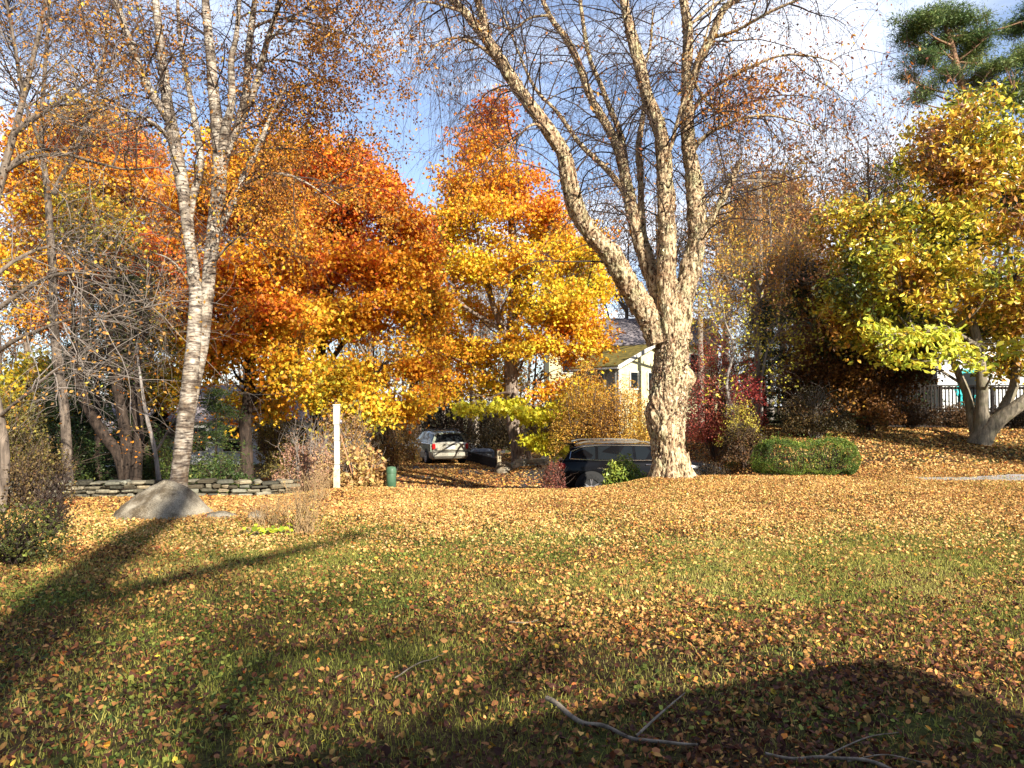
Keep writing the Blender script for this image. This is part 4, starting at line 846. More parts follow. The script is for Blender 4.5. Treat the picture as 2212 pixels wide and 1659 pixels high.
# ---------------- magnolia at the right
def magnolia():
    D = 21.5; base = G(2120, D); rng = np.random.default_rng(9)
    stems = [[(2112, 962, D, .30), (2122, 925, D, .24), (2120, 880, D, .17), (2122, 830, D, .15), (2110, 740, D, .13), (2090, 640, D, .11), (2060, 520, D, .09), (2040, 400, D, .06), (2050, 300, D, .02)],
             [(2118, 962, D-.1, .28), (2135, 930, D-.15, .23), (2165, 900, D-.3, .20), (2205, 870, D-.5, .17), (2260, 820, D-.6, .14), (2300, 700, D-.6, .1), (2310, 550, D-.6, .05)],
             [(2122, 950, D+.1, .2), (2150, 910, D+.3, .16), (2190, 830, D+.5, .13), (2190, 700, D+.6, .10), (2180, 560, D+.6, .07), (2170, 400, D+.6, .03)],
             [(2112, 955, D+.1, .18), (2098, 900, D+.3, .13), (2085, 840, D+.6, .11), (2040, 740, D+.8, .09), (1980, 640, D+.9, .06), (1920, 560, D+1., .02)],
             [(2110, 750, D, .08), (2040, 710, D-.5, .06), (1960, 720, D-1.1, .035), (1890, 750, D-1.5, .012)]]
    bl = [(2130, 225, D+.4, 60, 40, 1.4), (2060, 290, D, 90, 55, 1.8), (2170, 300, D, 80, 60, 2.), (2000, 360, D-.2, 70, 45, 1.6), (2110, 390, D-.6, 90, 55, 1.6), (2230, 400, D, 80, 80, 2.), (1960, 450, D, 80, 50, 1.8),
          (2060, 480, D-.8, 85, 50, 1.6), (1850, 480, D+.4, 70, 60, 1.6), (2170, 500, D-.9, 80, 50, 1.6), (1910, 560, D-.3, 85, 55, 1.8), (2030, 580, D-.9, 90, 50, 1.5), (2150, 610, D-1., 90, 50, 1.5), (1850, 640, D, 60, 50, 1.5),
          (1960, 660, D-.5, 80, 45, 1.5), (2240, 620, D-.4, 70, 90, 1.8), (2080, 690, D+.8, 90, 40, 1.5), (2190, 720, D, 60, 40, 1.3), (1830, 570, D+.6, 55, 50, 1.4), (1880, 740, D+.8, 70, 45, 1.4), (1800, 690, D+1., 40, 40, 1.1), (1990, 720, D+1.4, 90, 40, 1.3), (2150, 780, D+1.4, 60, 30, 1.2), (2170, 700, D+1.8, 80, 50, 1.2), (2190, 790, D+.8, 50, 35, 1.), (2110, 740, D+1.8, 50, 35, 1.), (1900, 640, D+1.4, 80, 60, 1.4), (2140, 800, D-.9, 30, 22, .6)]
    def u(q): return .46+(noise(q, .7, 111)-.5)*1.1+(noise(q, 2., 112)-.5)*.6
    st = [(0, (.05, .07, .02)), (.20, (.24, .27, .03)), (.42, (.62, .56, .06)), (.60, (.76, .52, .05)), (.80, (.56, .27, .04)), (1, (.24, .10, .03))]
    T = tree('magnolia_tree', 'wide magnolia with large yellow green leaves and pale forked stems at the right edge', 'tree', base, stems, bl, 1900, 22, (.12, .20), st, u, MAGB, seed=61, gap=.42, gsc=.8, spread=(.22, .12), leafkind='long', asp=.45, leafm=GLOSSY, limb_r=.05, hang=-.1, sides=18)
    low = [(1900, 715, D-1.4, 55, 20, .6), (1960, 735, D-1.7, 60, 22, .6), (2020, 720, D-1.5, 45, 22, .6), (2070, 750, D-1.8, 45, 25, .5), (2000, 780, D-1.8, 50, 15, .5), (2100, 790, D-1.8, 30, 20, .4), (1930, 775, D-1.6, 40, 14, .4), (2180, 760, D-1.4, 40, 20, .4)]
    s = blob_points(low, 120, rng, .38, 1.5, 5); sk = Skel(); ln = line_px([(2112, 745, D, .06), (2050, 715, D-1., .045), (1980, 720, D-1.5, .03), (1900, 722, D-1.6, .01)], 20); l2 = line_px([(2118, 760, D, .05), (2100, 740, D-.9, .04), (2080, 755, D-1.6, .02), (2100, 790, D-1.8, .008)], 14)
    for l in (ln, l2): sk.add(l[:, :3], l[:, 3])
    pts, rad = connect(s, sk.get(), rng); V, f = cat([bark_tube(ln, 7), bark_tube(l2, 7), tubes(pts, rad, 4)]); T.part('low_branch', V, f, MAGB, smooth=True)
    q = spray(s, 9, .16, .10, rng); V, f, cc = leaves(q, rng.uniform(.15, .24, len(q)), rng, .42, .6, .2, .15, True, pal(rng.uniform(0, 1, len(q)), [(0, (.48, .56, .06)), (.7, (.78, .74, .10)), (1, (.80, .55, .05))])); T.part('low_leaves', V, f, LEAF, cc, label='sunlit lime yellow leaves on the drooping bough')
magnolia()

D = 25.5
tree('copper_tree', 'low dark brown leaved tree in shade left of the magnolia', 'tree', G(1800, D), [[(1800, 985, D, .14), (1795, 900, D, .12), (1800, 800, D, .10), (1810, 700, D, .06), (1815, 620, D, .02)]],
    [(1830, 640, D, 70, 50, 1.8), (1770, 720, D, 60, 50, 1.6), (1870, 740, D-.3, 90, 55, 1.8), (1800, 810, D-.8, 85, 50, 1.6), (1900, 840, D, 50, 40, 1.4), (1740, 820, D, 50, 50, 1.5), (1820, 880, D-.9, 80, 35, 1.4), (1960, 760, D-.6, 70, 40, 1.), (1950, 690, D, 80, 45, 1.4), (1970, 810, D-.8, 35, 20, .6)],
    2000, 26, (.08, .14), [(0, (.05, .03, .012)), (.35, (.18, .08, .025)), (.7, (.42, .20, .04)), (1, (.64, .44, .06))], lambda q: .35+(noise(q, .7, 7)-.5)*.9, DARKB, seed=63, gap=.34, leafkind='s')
# ---------------- small trees between the old birch and the magnolia
YST = [(0, (.30, .14, .04)), (.35, (.55, .28, .05)), (.65, (.72, .50, .06)), (1, (.60, .58, .08))]
D = 26.
twiggy('small_tree', 'pale barked small tree with thin yellow leaves behind the red shrub', G(1640, D), [
    [(1640, 1000, D, .11), (1636, 850, D, .10), (1634, 720, D, .09), (1640, 640, D, .085), (1655, 600, D, .06), (1665, 520, D, .04), (1660, 430, D, .02)],
    [(1638, 660, D, .06), (1615, 620, D-.2, .05), (1580, 600, D-.3, .035), (1545, 590, D-.4, .012)], [(1634, 740, D, .05), (1605, 690, D-.2, .04), (1570, 665, D-.3, .015)],
    [(1640, 640, D, .06), (1625, 560, D+.2, .045), (1610, 460, D+.3, .02)], [(1642, 650, D, .05), (1700, 600, D+.2, .035), (1760, 560, D+.3, .012)]],
    170, 1500, 3500, GREYB, TWIGL, 9500, [(0, (.26, .11, .04)), (.4, (.56, .26, .06)), (.7, (.70, .44, .07)), (1, (.55, .52, .09))], seed=11, l1=(.9, 2.2), up=.2, droop=.05, zmin=3., r1=(.008, .018), lsize=(.07, .12))
D = 24.
twiggy('small_tree', 'slim crooked sapling just right of the old birch, yellow leaves low down', G(1570, D), [
    [(1572, 1000, D, .06), (1580, 900, D, .055), (1570, 820, D, .05), (1585, 750, D, .04), (1565, 690, D, .03), (1560, 640, D, .015)],
    [(1640, 1000, D, .05), (1645, 860, D, .045), (1655, 760, D, .035), (1700, 690, D, .012)]], 60, 500, 900, GREYB, TWIGL, 1300, [(0, (.55, .50, .06)), (1, (.76, .66, .09))], seed=12, l1=(.5, 1.4), zmin=1.2, r1=(.005, .012), lsize=(.08, .13))
D = 45.
tree('russet_tree', 'russet and tan leaved tree behind the pale barked small tree', 'tree', G(1668, D), [[(1668, 960, D, .22), (1664, 800, D, .15), (1668, 640, D, .12), (1675, 500, D, .07), (1680, 400, D, .02)]],
    [(1680, 420, D, 55, 35, 1.6), (1620, 480, D, 60, 40, 1.8), (1730, 490, D, 60, 40, 1.8), (1670, 550, D, 90, 45, 2.2), (1600, 600, D, 50, 40, 1.8), (1750, 590, D, 55, 40, 1.8), (1690, 660, D, 80, 40, 2.)],
    1100, 22, (.14, .24), [(0, (.24, .10, .04)), (.35, (.52, .24, .08)), (.7, (.62, .36, .12)), (1, (.66, .46, .10))], lambda q: .5+(noise(q, .6, 7)-.5)*.8, GREYB, seed=64, gap=.47, leafkind='s', spread=(.38, .16))
# background trees, standing 40-60 m off
bg = [
 (1560, 44, 380, 'tall bare brown tree rising behind the old birch, right of its trunk', 0), (1700, 46, 400, 'bare rust tinged tree behind the utility pole', 1), (1800, 50, 330, 'tall bare grey tree left of the magnolia crown', 0),
 (1890, 48, 300, 'bare grey tree whose fine top shows just above the magnolia', 0), (1760, 42, 470, 'shorter russet tree between the utility pole and the magnolia', 1), (1350, 52, 500, 'bare tree behind the grey roof of the cream house', 0),
 (1230, 56, 540, 'thin bare tree seen through the golden maple to the left of the grey roof', 0), (960, 50, 600, 'bare tree with pale trunk between the red maple and the golden maple', 2), (1030, 47, 620, 'second pale trunked tree behind the golden maple', 2),
 (800, 48, 560, 'bare tree standing far behind the red and orange maple', 0), (600, 46, 480, 'bare tree far behind the orange maple', 1), (420, 44, 420, 'brown tree far behind the white birch', 1), (60, 42, 520, 'brown tree far off behind the yellow tree at the left edge', 1),
 (280, 46, 500, 'bare tree far off behind the dark leaning stems', 0), (1440, 50, 440, 'bare tree hidden mostly by the old birch trunk', 0), (1640, 55, 350, 'very tall bare tree far behind the small yellow leaved tree', 0), (2010, 44, 420, 'russet tree behind the magnolia', 1), (2160, 50, 480, 'bare tree behind the house with teal trim', 0)]
for i, (px, D, top, lab, kd) in enumerate(bg):
    rr = random.Random(i); l = rr.uniform(-25, 25)
    rows = [[(px, 960, D, .24), (px+l*.4, 800, D, .20), (px+l*.6, 900-(900-top)*.45, D, .15), (px+l, 900-(900-top)*.75, D, .09), (px+l*1.2, top, D, .03)]]
    for k in range(4):
        t = rr.uniform(.3, .65); y0 = 900-(900-top)*t; sx = rr.choice((-1, 1))*rr.uniform(40, 85)
        rows.append([(px+l*.6, y0, D, .10), (px+l*.6+sx*.4, y0-50, D+rr.uniform(-1, 1), .08), (px+l*.6+sx*.8, y0-120, D+rr.uniform(-2, 2), .05), (px+l*.6+sx, y0-180, D+rr.uniform(-2, 2), .02)])
    twiggy('background_tree', lab, G(px, D), rows, 130, 1000, 2200, (MIDB, MIDB, BIRCH)[kd], (TWIGM, TWIGM, TWIGL)[kd], (1200, 8500, 1400)[kd], [(0, (.22, .10, .05)), (.5, (.42, .20, .07)), (1, (.58, .38, .09))], seed=20+i, l1=(1.2, 3.0), up=.45, droop=0., smx=1.9, zmin=3., r1=(.016, .034), lsize=(.14, .24), sides=8, group='bare trees in the wood behind the houses')
def far_wood():
    rng = np.random.default_rng(77); n = 260; x = rng.uniform(-75, 85, n); y = rng.uniform(64, 88, n); z = ground(x, y)
    K = 5; t = np.linspace(0, 1, K); h = rng.uniform(8, 14, n); pts = np.zeros((n, K, 3)); pts[..., 0] = x[:, None]+rng.normal(size=(n, 1))*t; pts[..., 1] = y[:, None]; pts[..., 2] = z[:, None]-.2+h[:, None]*t
    rad = np.linspace(.2, .03, K)[None]*np.ones((n, 1)); a, ar = sprout(flat(pts, rad, 1), 6000, (2, 5), 5, (.02, .045), .9, .6, .5, 0, .15, rng=rng)
    b, br = sprout(flat(a, ar, 1), 26000, (1, 2.4), 4, (.012, .02), .9, .6, .3, 0, .2, rng=rng)
    V, f = cat([tubes(pts, rad, 6), tubes(a, ar, 3), tubes(b, br, 3)]); o = mesh('far_wood', V, f, TWIGM, smooth=True); tag(o, 'grey brown wood of bare trees along the horizon', 'wood', kind='stuff')
    q = b[:, 1:].reshape(-1, 3); q = q[rng.choice(len(q), 30000)]; q = q[q[:, 2] < 9]
    V, f, cc = leaves(q+rng.normal(size=q.shape)*.3, rng.uniform(.25, .45, len(q)), rng, .7, col=pal(noise(q, .12, 3)*1.5-.3+rng.uniform(-.1, .2, len(q)), [(0, (.03, .05, .02)), (.35, (.22, .12, .05)), (.7, (.40, .20, .06)), (1, (.55, .36, .07))]))
    tag(mesh('far_leaves', V, f, LEAF, cc), 'brown and gold leaves left on the wood along the horizon', 'leaves', kind='stuff')
far_wood()

# ---------------- shrubs
def shrub(name, label, px, D, w, h, n, stops, size=(.05, .09), seed=0, stems=14, gap=.36, gsc=1.6, leafm=None, kind='s', cat_='shrub', open_=.25, flatb=1., asp=.6, twig=TWIGM, base=None, dpt=None, upb=.4, jit=.2):
    h = h*1.22
    rng = np.random.default_rng(seed+900); b = G(px, D) if base is None else np.asarray(base); T = Thing(name, label, cat_, b); dpt = dpt or w
    K = 7; a = rng.uniform(0, 2*np.pi, stems); r = rng.uniform(.2, .9, stems); t = np.linspace(0, 1, K); pts = np.zeros((stems, K, 3)); st = rng.uniform(0, .18, stems)
    sp = (st[:, None]+(r-st)[:, None]*t**1.3)
    pts[..., 0] = b[0]+np.cos(a)[:, None]*sp*w/2; pts[..., 1] = b[1]+np.sin(a)[:, None]*sp*dpt/2; pts[..., 2] = b[2]-.03+h*.9*t*np.sqrt(np.maximum(.1, 1-r**2*.7))[:, None]
    pts[:, 1:] += rng.normal(size=(stems, K-1, 3))*.02*h
    rad = (.006+.008*h)*np.linspace(1, .3, K)[None]*np.ones((stems, 1))
    s1, r1 = sprout(flat(pts, rad, 1), stems*9, (.18*h, .42*h), 5, (.004, .007), .8, .7, .35, 0, .2, rng=rng)
    V, f = cat([tubes(pts, rad, 5), tubes(s1, r1, 3)]); T.part('stems', V, f, twig, smooth=True)
    m = int(n*2.6); q = norm(rng.normal(size=(m, 3)))*(rng.uniform(0, 1, (m, 1))**.42); q[:, 2] = np.abs(q[:, 2])
    if flatb < 1: q = np.sign(q)*np.abs(q)**flatb
    q = q*(1+.35*(noise(q*1.7+seed, 1.8, seed)-.5))[:, None]
    q = b+np.array([0, 0, h*open_*.5])+q*np.array([w/2, dpt/2, h*(1-open_*.5)])
    q = q[(noise(q, gsc, seed)*.6+noise(q, gsc*3, seed+2)*.4 > gap)][:n]
    c = pal(noise(q, 1.1, seed+5)*.75+rng.normal(size=len(q))*.16+.12, stops); s = rng.uniform(size[0], size[1], len(q))
    if kind == 'long': V, f, cc = leaves(q, s, rng, asp, upb, -.1, .18, True, c, jit=jit)
    else: V, f, cc = leaves(q, s, rng, asp, upb, .1, .18, False, c, jit=jit)
    T.part('leaves', V, f, leafm or LEAF, cc); return T
RST = [(0, (.16, .05, .03)), (.4, (.42, .12, .05)), (.8, (.58, .22, .07)), (1, (.62, .34, .10))]
OST = [(0, (.22, .11, .04)), (.35, (.50, .26, .05)), (.7, (.66, .40, .06)), (1, (.62, .50, .08))]
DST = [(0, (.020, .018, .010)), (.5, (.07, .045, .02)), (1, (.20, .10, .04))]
GST = [(0, (.015, .03, .012)), (.5, (.05, .08, .02)), (1, (.20, .24, .05))]
shrub('burning_bush', 'tall dusty red shrub right beside the old birch trunk', 1545, 25, 2.2, 3.5, 11000, [(0, (.20, .05, .045)), (.5, (.44, .10, .08)), (1, (.58, .22, .10))], (.05, .09), 1, 18, .38)
shrub('burning_bush', 'smaller crimson shrub at the foot of the pale small tree', 1615, 24, 1.3, 2.2, 3500, [(0, (.22, .04, .04)), (.5, (.50, .08, .07)), (1, (.55, .25, .09))], (.05, .09), 2, 12, .40)
shrub('bush', 'golden brown bush behind the black car, below the cream gable', 1350, 26, 2.8, 2.8, 16000, OST, (.05, .085), 3, 18, .36)
shrub('bush', 'loose yellow orange bush left of the cream gable', 1262, 27, 2.4, 3.5, 13000, OST, (.05, .09), 4, 16, .38)
shrub('bush', 'orange brown bush touching the left side of the old birch trunk', 1400, 22.6, 1.5, 2.0, 5000, OST, (.04, .08), 5, 14, .36)
shrub('bush', 'dark red brown twiggy bush in front of the tail of the black car', 1194, 18.2, .75, 1.05, 3600, [(0, (.10, .04, .03)), (.5, (.26, .08, .06)), (1, (.45, .20, .07))], (.035, .06), 6, 22, .40)
shrub('rhododendron', 'green rhododendron in front of the side windows of the black car', 1345, 18.0, 1.05, .90, 2000, [(0, (.07, .12, .03)), (.5, (.20, .28, .05)), (1, (.50, .52, .08))], (.08, .13), 7, 12, .30, kind='long', leafm=GLOSSY, asp=.34, open_=.5, twig=TWIGL)
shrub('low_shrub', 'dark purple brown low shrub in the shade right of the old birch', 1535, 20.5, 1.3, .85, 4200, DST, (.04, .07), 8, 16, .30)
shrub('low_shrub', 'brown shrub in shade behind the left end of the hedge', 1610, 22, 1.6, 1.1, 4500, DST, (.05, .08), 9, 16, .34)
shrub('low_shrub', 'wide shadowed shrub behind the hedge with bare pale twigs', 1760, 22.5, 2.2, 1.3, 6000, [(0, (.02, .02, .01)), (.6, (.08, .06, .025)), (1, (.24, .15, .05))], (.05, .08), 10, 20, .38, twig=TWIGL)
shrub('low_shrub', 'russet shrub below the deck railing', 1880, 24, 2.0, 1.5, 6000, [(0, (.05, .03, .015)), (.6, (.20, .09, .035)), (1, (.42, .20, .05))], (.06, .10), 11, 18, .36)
shrub('low_shrub', 'dark shrub added to stand for shade on the deck skirt, left of the magnolia stems', 1965, 25.3, 2.0, .85, 5200, DST, (.05, .08), 41, 16, .34)  # three added shrubs darken the deck skirt in place of shade
shrub('low_shrub', 'dark shrub added to stand for shade on the deck skirt, right behind the magnolia stems', 2075, 25.3, 1.8, .75, 4600, DST, (.05, .08), 42, 16, .34)
shrub('low_shrub', 'dark shrub added to stand for shade on the deck skirt at the right edge', 2190, 25.3, 1.7, .8, 4600, DST, (.05, .08), 43, 16, .34)
shrub('yellow_shrub', 'yellow green airy shrub between the crimson shrub and the hedge', 1600, 23.2, 1.5, 1.5, 2600, [(0, (.45, .36, .06)), (1, (.66, .56, .09))], (.04, .07), 12, 16, .42)
# behind the wall and the post
WST = [(0, (.16, .09, .04)), (.4, (.46, .26, .10)), (.75, (.62, .42, .16)), (1, (.52, .50, .10))]
shrub('hydrangea_shrub', 'broad shrub of curled tan and green leaves right of the white post', 775, 16.2, 1.35, .95, 2300, WST, (.07, .12), 13, 18, .36, kind='long', asp=.62, twig=TWIGL)
shrub('bush', 'pinkish brown bush left of the white post', 655, 17.2, 1.5, 1.5, 4000, [(0, (.24, .12, .09)), (.5, (.48, .28, .18)), (1, (.60, .44, .14))], (.04, .07), 14, 18, .42, twig=TWIGL)
shrub('bush', 'tall bush of mixed tan and green leaves behind the white post', 740, 20.5, 2.1, 2.0, 6500, WST, (.05, .09), 15, 18, .40, twig=TWIGL)
shrub('bush', 'brown thicket left of the wagon', 850, 30, 2.4, 2.3, 7500, [(0, (.10, .06, .03)), (.5, (.30, .17, .06)), (1, (.52, .34, .08))], (.06, .10), 16, 18, .38)
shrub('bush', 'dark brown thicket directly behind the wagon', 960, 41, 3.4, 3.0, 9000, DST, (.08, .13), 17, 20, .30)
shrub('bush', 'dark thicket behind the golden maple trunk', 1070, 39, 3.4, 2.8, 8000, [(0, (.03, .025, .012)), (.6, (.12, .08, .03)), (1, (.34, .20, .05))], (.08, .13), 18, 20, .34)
shrub('bush', 'shadowed bush right of the golden maple trunk', 1190, 33, 2.6, 2.4, 7000, [(0, (.05, .04, .015)), (.5, (.25, .16, .04)), (1, (.56, .42, .07))], (.07, .11), 19, 18, .38)
shrub('bush', 'green brown bush behind the dark maple trunk', 600, 25, 2.4, 2.4, 6500, [(0, (.04, .05, .02)), (.5, (.18, .14, .04)), (1, (.50, .36, .08))], (.06, .10), 20, 18, .40)
shrub('evergreen_shrub', 'dark green shrub behind the wall, left of the leaning stems', 130, 17.5, 2.0, 1.5, 6500, GST, (.045, .08), 21, 16, .34)
shrub('evergreen_shrub', 'dark green shrub between the leaning stems and the birch', 335, 17.5, 1.5, 1.2, 4600, GST, (.045, .08), 22, 14, .34)
shrub('evergreen_shrub', 'olive shrub at the left edge beyond the wall', 20, 14.5, 1.6, 1.7, 4500, [(0, (.05, .05, .02)), (.5, (.24, .20, .05)), (1, (.62, .50, .08))], (.05, .08), 23, 14, .40)
shrub('evergreen_shrub', 'low green juniper behind the wall right of the birch', 470, 16.2, 1.6, .75, 4200, EVL, (.04, .08), 24, 14, .34)
shrub('garden_shrub', 'dark leafless stemmed shrub in the lower left corner', 40, 7.6, 1.1, .55, 1900, [(0, (.03, .035, .015)), (.6, (.10, .11, .03)), (1, (.42, .42, .08))], (.03, .055), 25, 22, .42, twig=TWIG)
shrub('garden_shrub', 'dark brown stalks of a faded perennial left of the boulder', 120, 9.2, .55, .75, 600, DST, (.03, .05), 26, 20, .40, twig=TWIG)
shrub('garden_shrub', 'brown tangled shrub against the left end of the wall', 62, 11.5, 1.5, 1.0, 3200, [(0, (.06, .04, .02)), (.5, (.20, .13, .05)), (1, (.45, .38, .08))], (.03, .055), 27, 20, .42, twig=TWIGM)
def dried(name, label, px, D, w, h, n, seed, leafn=60):
    rng = np.random.default_rng(seed+1200); b = G(px, D); T = Thing(name, label, 'plant', b)
    K = 7; st = b+np.stack([rng.normal(size=n)*w*.16, rng.normal(size=n)*w*.14, np.full(n, -.02)], 1); s = Skel(); d = norm(np.stack([rng.normal(size=n)*.28, rng.normal(size=n)*.28, np.ones(n)], 1)); pts = np.zeros((n, K, 3)); pts[:, 0] = st; L_ = rng.uniform(.5, 1, n)[:, None]*h/(K-1)
    for k in range(1, K): pts[:, k] = pts[:, k-1]+d*L_; d = norm(d+rng.normal(size=(n, 3))*.10)
    rad = .0045*np.linspace(1, .4, K)[None]*np.ones((n, 1)); a, ar = sprout(flat(pts, rad, 3), n*5, (.05, .2), 4, (.0018, .003), .8, .7, .3, 0, .2, rng=rng)
    V, f = cat([tubes(pts, rad, 4), tubes(a, ar, 3)]); T.part('stems', V, f, mat('dry stalk', (.42, .28, .14), .85), smooth=True)
    q = a[rng.choice(len(a), leafn), -1]+rng.normal(size=(leafn, 3))*.02; V, f, cc = leaves(q, rng.uniform(.02, .045, leafn), rng, .6, six=True, col=pal(rng.uniform(0, 1, leafn), [(0, (.20, .10, .06)), (1, (.60, .42, .18))])); T.part('leaves', V, f, LITTER, cc)
dried('dried_plant', 'clump of dry tan stalks standing on the lawn right of the boulder', 655, 9.4, .5, .85, 55, 1)
dried('dried_plant', 'short sparse dry stalks beside the flat stone', 585, 10., .6, .45, 40, 2)
dried('dried_plant', 'thin brown weed stalks in front of the wall left of the white post', 700, 13.2, .6, .7, 24, 3)
def hosta():
    rng = np.random.default_rng(31); b = G(580, 9.3); T = Thing('leafy_plant', 'low plant with a few bright lime leaves on the lawn near the dry stalks', 'plant', b)
    n = 34; a = rng.uniform(0, 2*np.pi, n); q = b+np.stack([rng.uniform(-.32, .32, n), rng.uniform(-.15, .15, n), rng.uniform(.03, .12, n)], 1)
    V, f, cc = leaves(q, rng.uniform(.06, .11, n), rng, .75, six=True, col=pal(rng.uniform(0, 1, n), [(0, (.34, .46, .04)), (1, (.66, .70, .05))]), nrm=rng.normal(size=(n, 3))*.5+np.array([0, -.3, 1.]), hang=0); T.part('leaves', V, f, LEAF, cc)
    pts = np.stack([np.stack([b+0*q, q], 1)], 0)[0]; pts[:, 0, :2] = q[:, :2]*.4+b[:2]*.6; pts[:, 0, 2] = b[2]-.01; V, f = tubes(pts, np.full((n, 2), .002), 4); T.part('stems', V, f, TWIGL)
hosta()
# clipped hedge: box shaped
def hedge():
    rng = np.random.default_rng(44); c0 = G(1735, 17.3); T = Thing('clipped_hedge', 'low clipped green hedge standing alone on the lawn right of the old birch', 'hedge', c0)
    w, d, h = 2.45, 1.05, .76; n = 30000; q = rng.uniform(-1, 1, (n, 3)); e = np.abs(q); ax = rng.integers(0, 3, n); s = np.sign(q[np.arange(n), ax]); r = rng.uniform(.72, 1.03, n); q[np.arange(n), ax] = s*r
    q = q*(1+.22*(noise(q+5, 1.3, 3)-.5))[:, None]; rn = np.maximum(1, (np.abs(q)**3.2).sum(1)**(1/3.2)); q = q/rn[:, None]
    x = c0[0]+q[:, 0]*w/2; y = c0[1]+q[:, 1]*d/2; z = ground(x, y)+.02+(q[:, 2]*.5+.5)*h*(.86+.32*noise(np.stack([x, y, x*0], 1), 1.7, 5))
    p = np.stack([x, y, z], 1); up = q[:, 2] > .6; p[up, 2] += rng.exponential(.035, up.sum()); p += (np.stack([noise(p, 6, 40+i) for i in range(3)], 1)-.5)*.16; k = noise(p, 7, 4)*.6+noise(p, 2.8, 5)*.4 > .34; p = p[k]
    nn = rng.normal(size=(len(p), 3))+q[k]*.8
    u = noise(p, 3, 9)*.6+rng.uniform(-.1, .5, len(p)); V, f, cc = leaves(p, rng.uniform(.025, .045, len(p)), rng, .5, col=pal(u, [(0, (.03, .06, .015)), (.5, (.12, .19, .03)), (1, (.38, .44, .06))]), nrm=nn, hang=-.2)
    T.part('leaves', V, f, LEAF, cc)
    n = 160; sx = rng.uniform(-.9, .9, n)*w/2; sy = rng.uniform(-.8, .8, n)*d/2; b = np.stack([c0[0]+sx*.8, c0[1]+sy*.8, ground(c0[0]+sx*.8, c0[1]+sy*.8)-.02], 1); t = b+np.stack([sx*.2, sy*.2, rng.uniform(.5, .68, n)], 1); pts = np.stack([b, (b+t)/2+rng.normal(size=b.shape)*.04, t], 1)
    V, f = tubes(pts, np.full((n, 3), .006), 4); T.part('stems', V, f, TWIG)
hedge()

# ================================================================== STONES, WALL, POST
def boulder(name, label, c, rx, ry, rz, seed, m=GRANITE, shape=None, cat_='boulder'):
    T = Thing(name, label, cat_, c); n, k = 72, 44
    th = np.linspace(0, 2*np.pi, n, endpoint=False); ph = np.linspace(-.5, np.pi/2, k); A, B = np.meshgrid(th, ph)
    d = np.stack([np.cos(A)*np.cos(B), np.sin(A)*np.cos(B), np.sin(B)], -1).reshape(-1, 3)
    r = 1+.30*(noise(d, 1.3, seed)-.5)+.12*(noise(d, 3.5, seed+1)-.5)+.03*(noise(d, 11, seed+2)-.5)
    if shape is not None: r = r*shape(d)
    V = np.asarray(c)+d*r[:, None]*np.array([rx, ry, rz]); i = (np.arange(k-1)[:, None]*n+np.arange(n)[None]); j = (np.arange(k-1)[:, None]*n+(np.arange(n)[None]+1) % n)
    f = np.stack([i, j, j+n, i+n], -1).reshape(-1, 4); o = mesh('rock_face', V, f, m, smooth=True, parent=T.o, base=T.base); return T
b0 = G(354, 11.1)
def simple_boulder(name, label, c, *a, **k):
    T = boulder(name, label, c, *a, **k); ch = T.o.children[0]; ch.parent = None; ch.location = T.o.location; bpy.data.objects.remove(T.o); ch.name = name; tag(ch, label, k.get('cat_', 'boulder')); return ch
def peaked():
    n, k = 110, 60; a = np.linspace(0, 2*np.pi, n, endpoint=False); rho = np.linspace(.001, 1.12, k); A, Rr = np.meshgrid(a, rho)
    x = np.cos(A)*Rr*.76; y = np.sin(A)*Rr*.58; d = np.stack([x, y, x*0], -1)
    h = .50*(1-np.clip(Rr, 0, 1.12)**1.8)*(1+.5*(noise(d, 2.2, 15)-.5))+.10*(noise(d, 3.2, 5)-.5)+.05*(noise(d, 8, 6)-.5)+.02*(noise(d, 25, 7)-.5)
    x = x+.06*(1-Rr); V = np.stack([x, y, h-.03], -1).reshape(-1, 3)
    i = (np.arange(k-1)[:, None]*n+np.arange(n)[None]); j = (np.arange(k-1)[:, None]*n+(np.arange(n)[None]+1) % n)
    f = np.stack([i, j, j+n, i+n], -1).reshape(-1, 4); o = mesh('boulder', V, f, GRANITE, smooth=True); o.location = b0; tag(o, 'pale grey granite boulder, peaked, at the foot of the white birch', 'boulder')
peaked()
simple_boulder('flat_stone', 'flat low stone in the lawn right of the granite boulder', G(478, 10.9)+np.array([0, 0, -.03]), .26, .22, .11, 8, cat_='stone')
simple_boulder('flat_stone', 'small warm coloured stone beside the dry stalks', G(557, 10.7)+np.array([0, 0, -.01]), .13, .12, .13, 9, cat_='stone')
simple_boulder('flat_stone', 'brown grey rock at the base of the garden wall by the golden maple', G(1090, 29.6), .42, .35, .45, 10, cat_='stone')
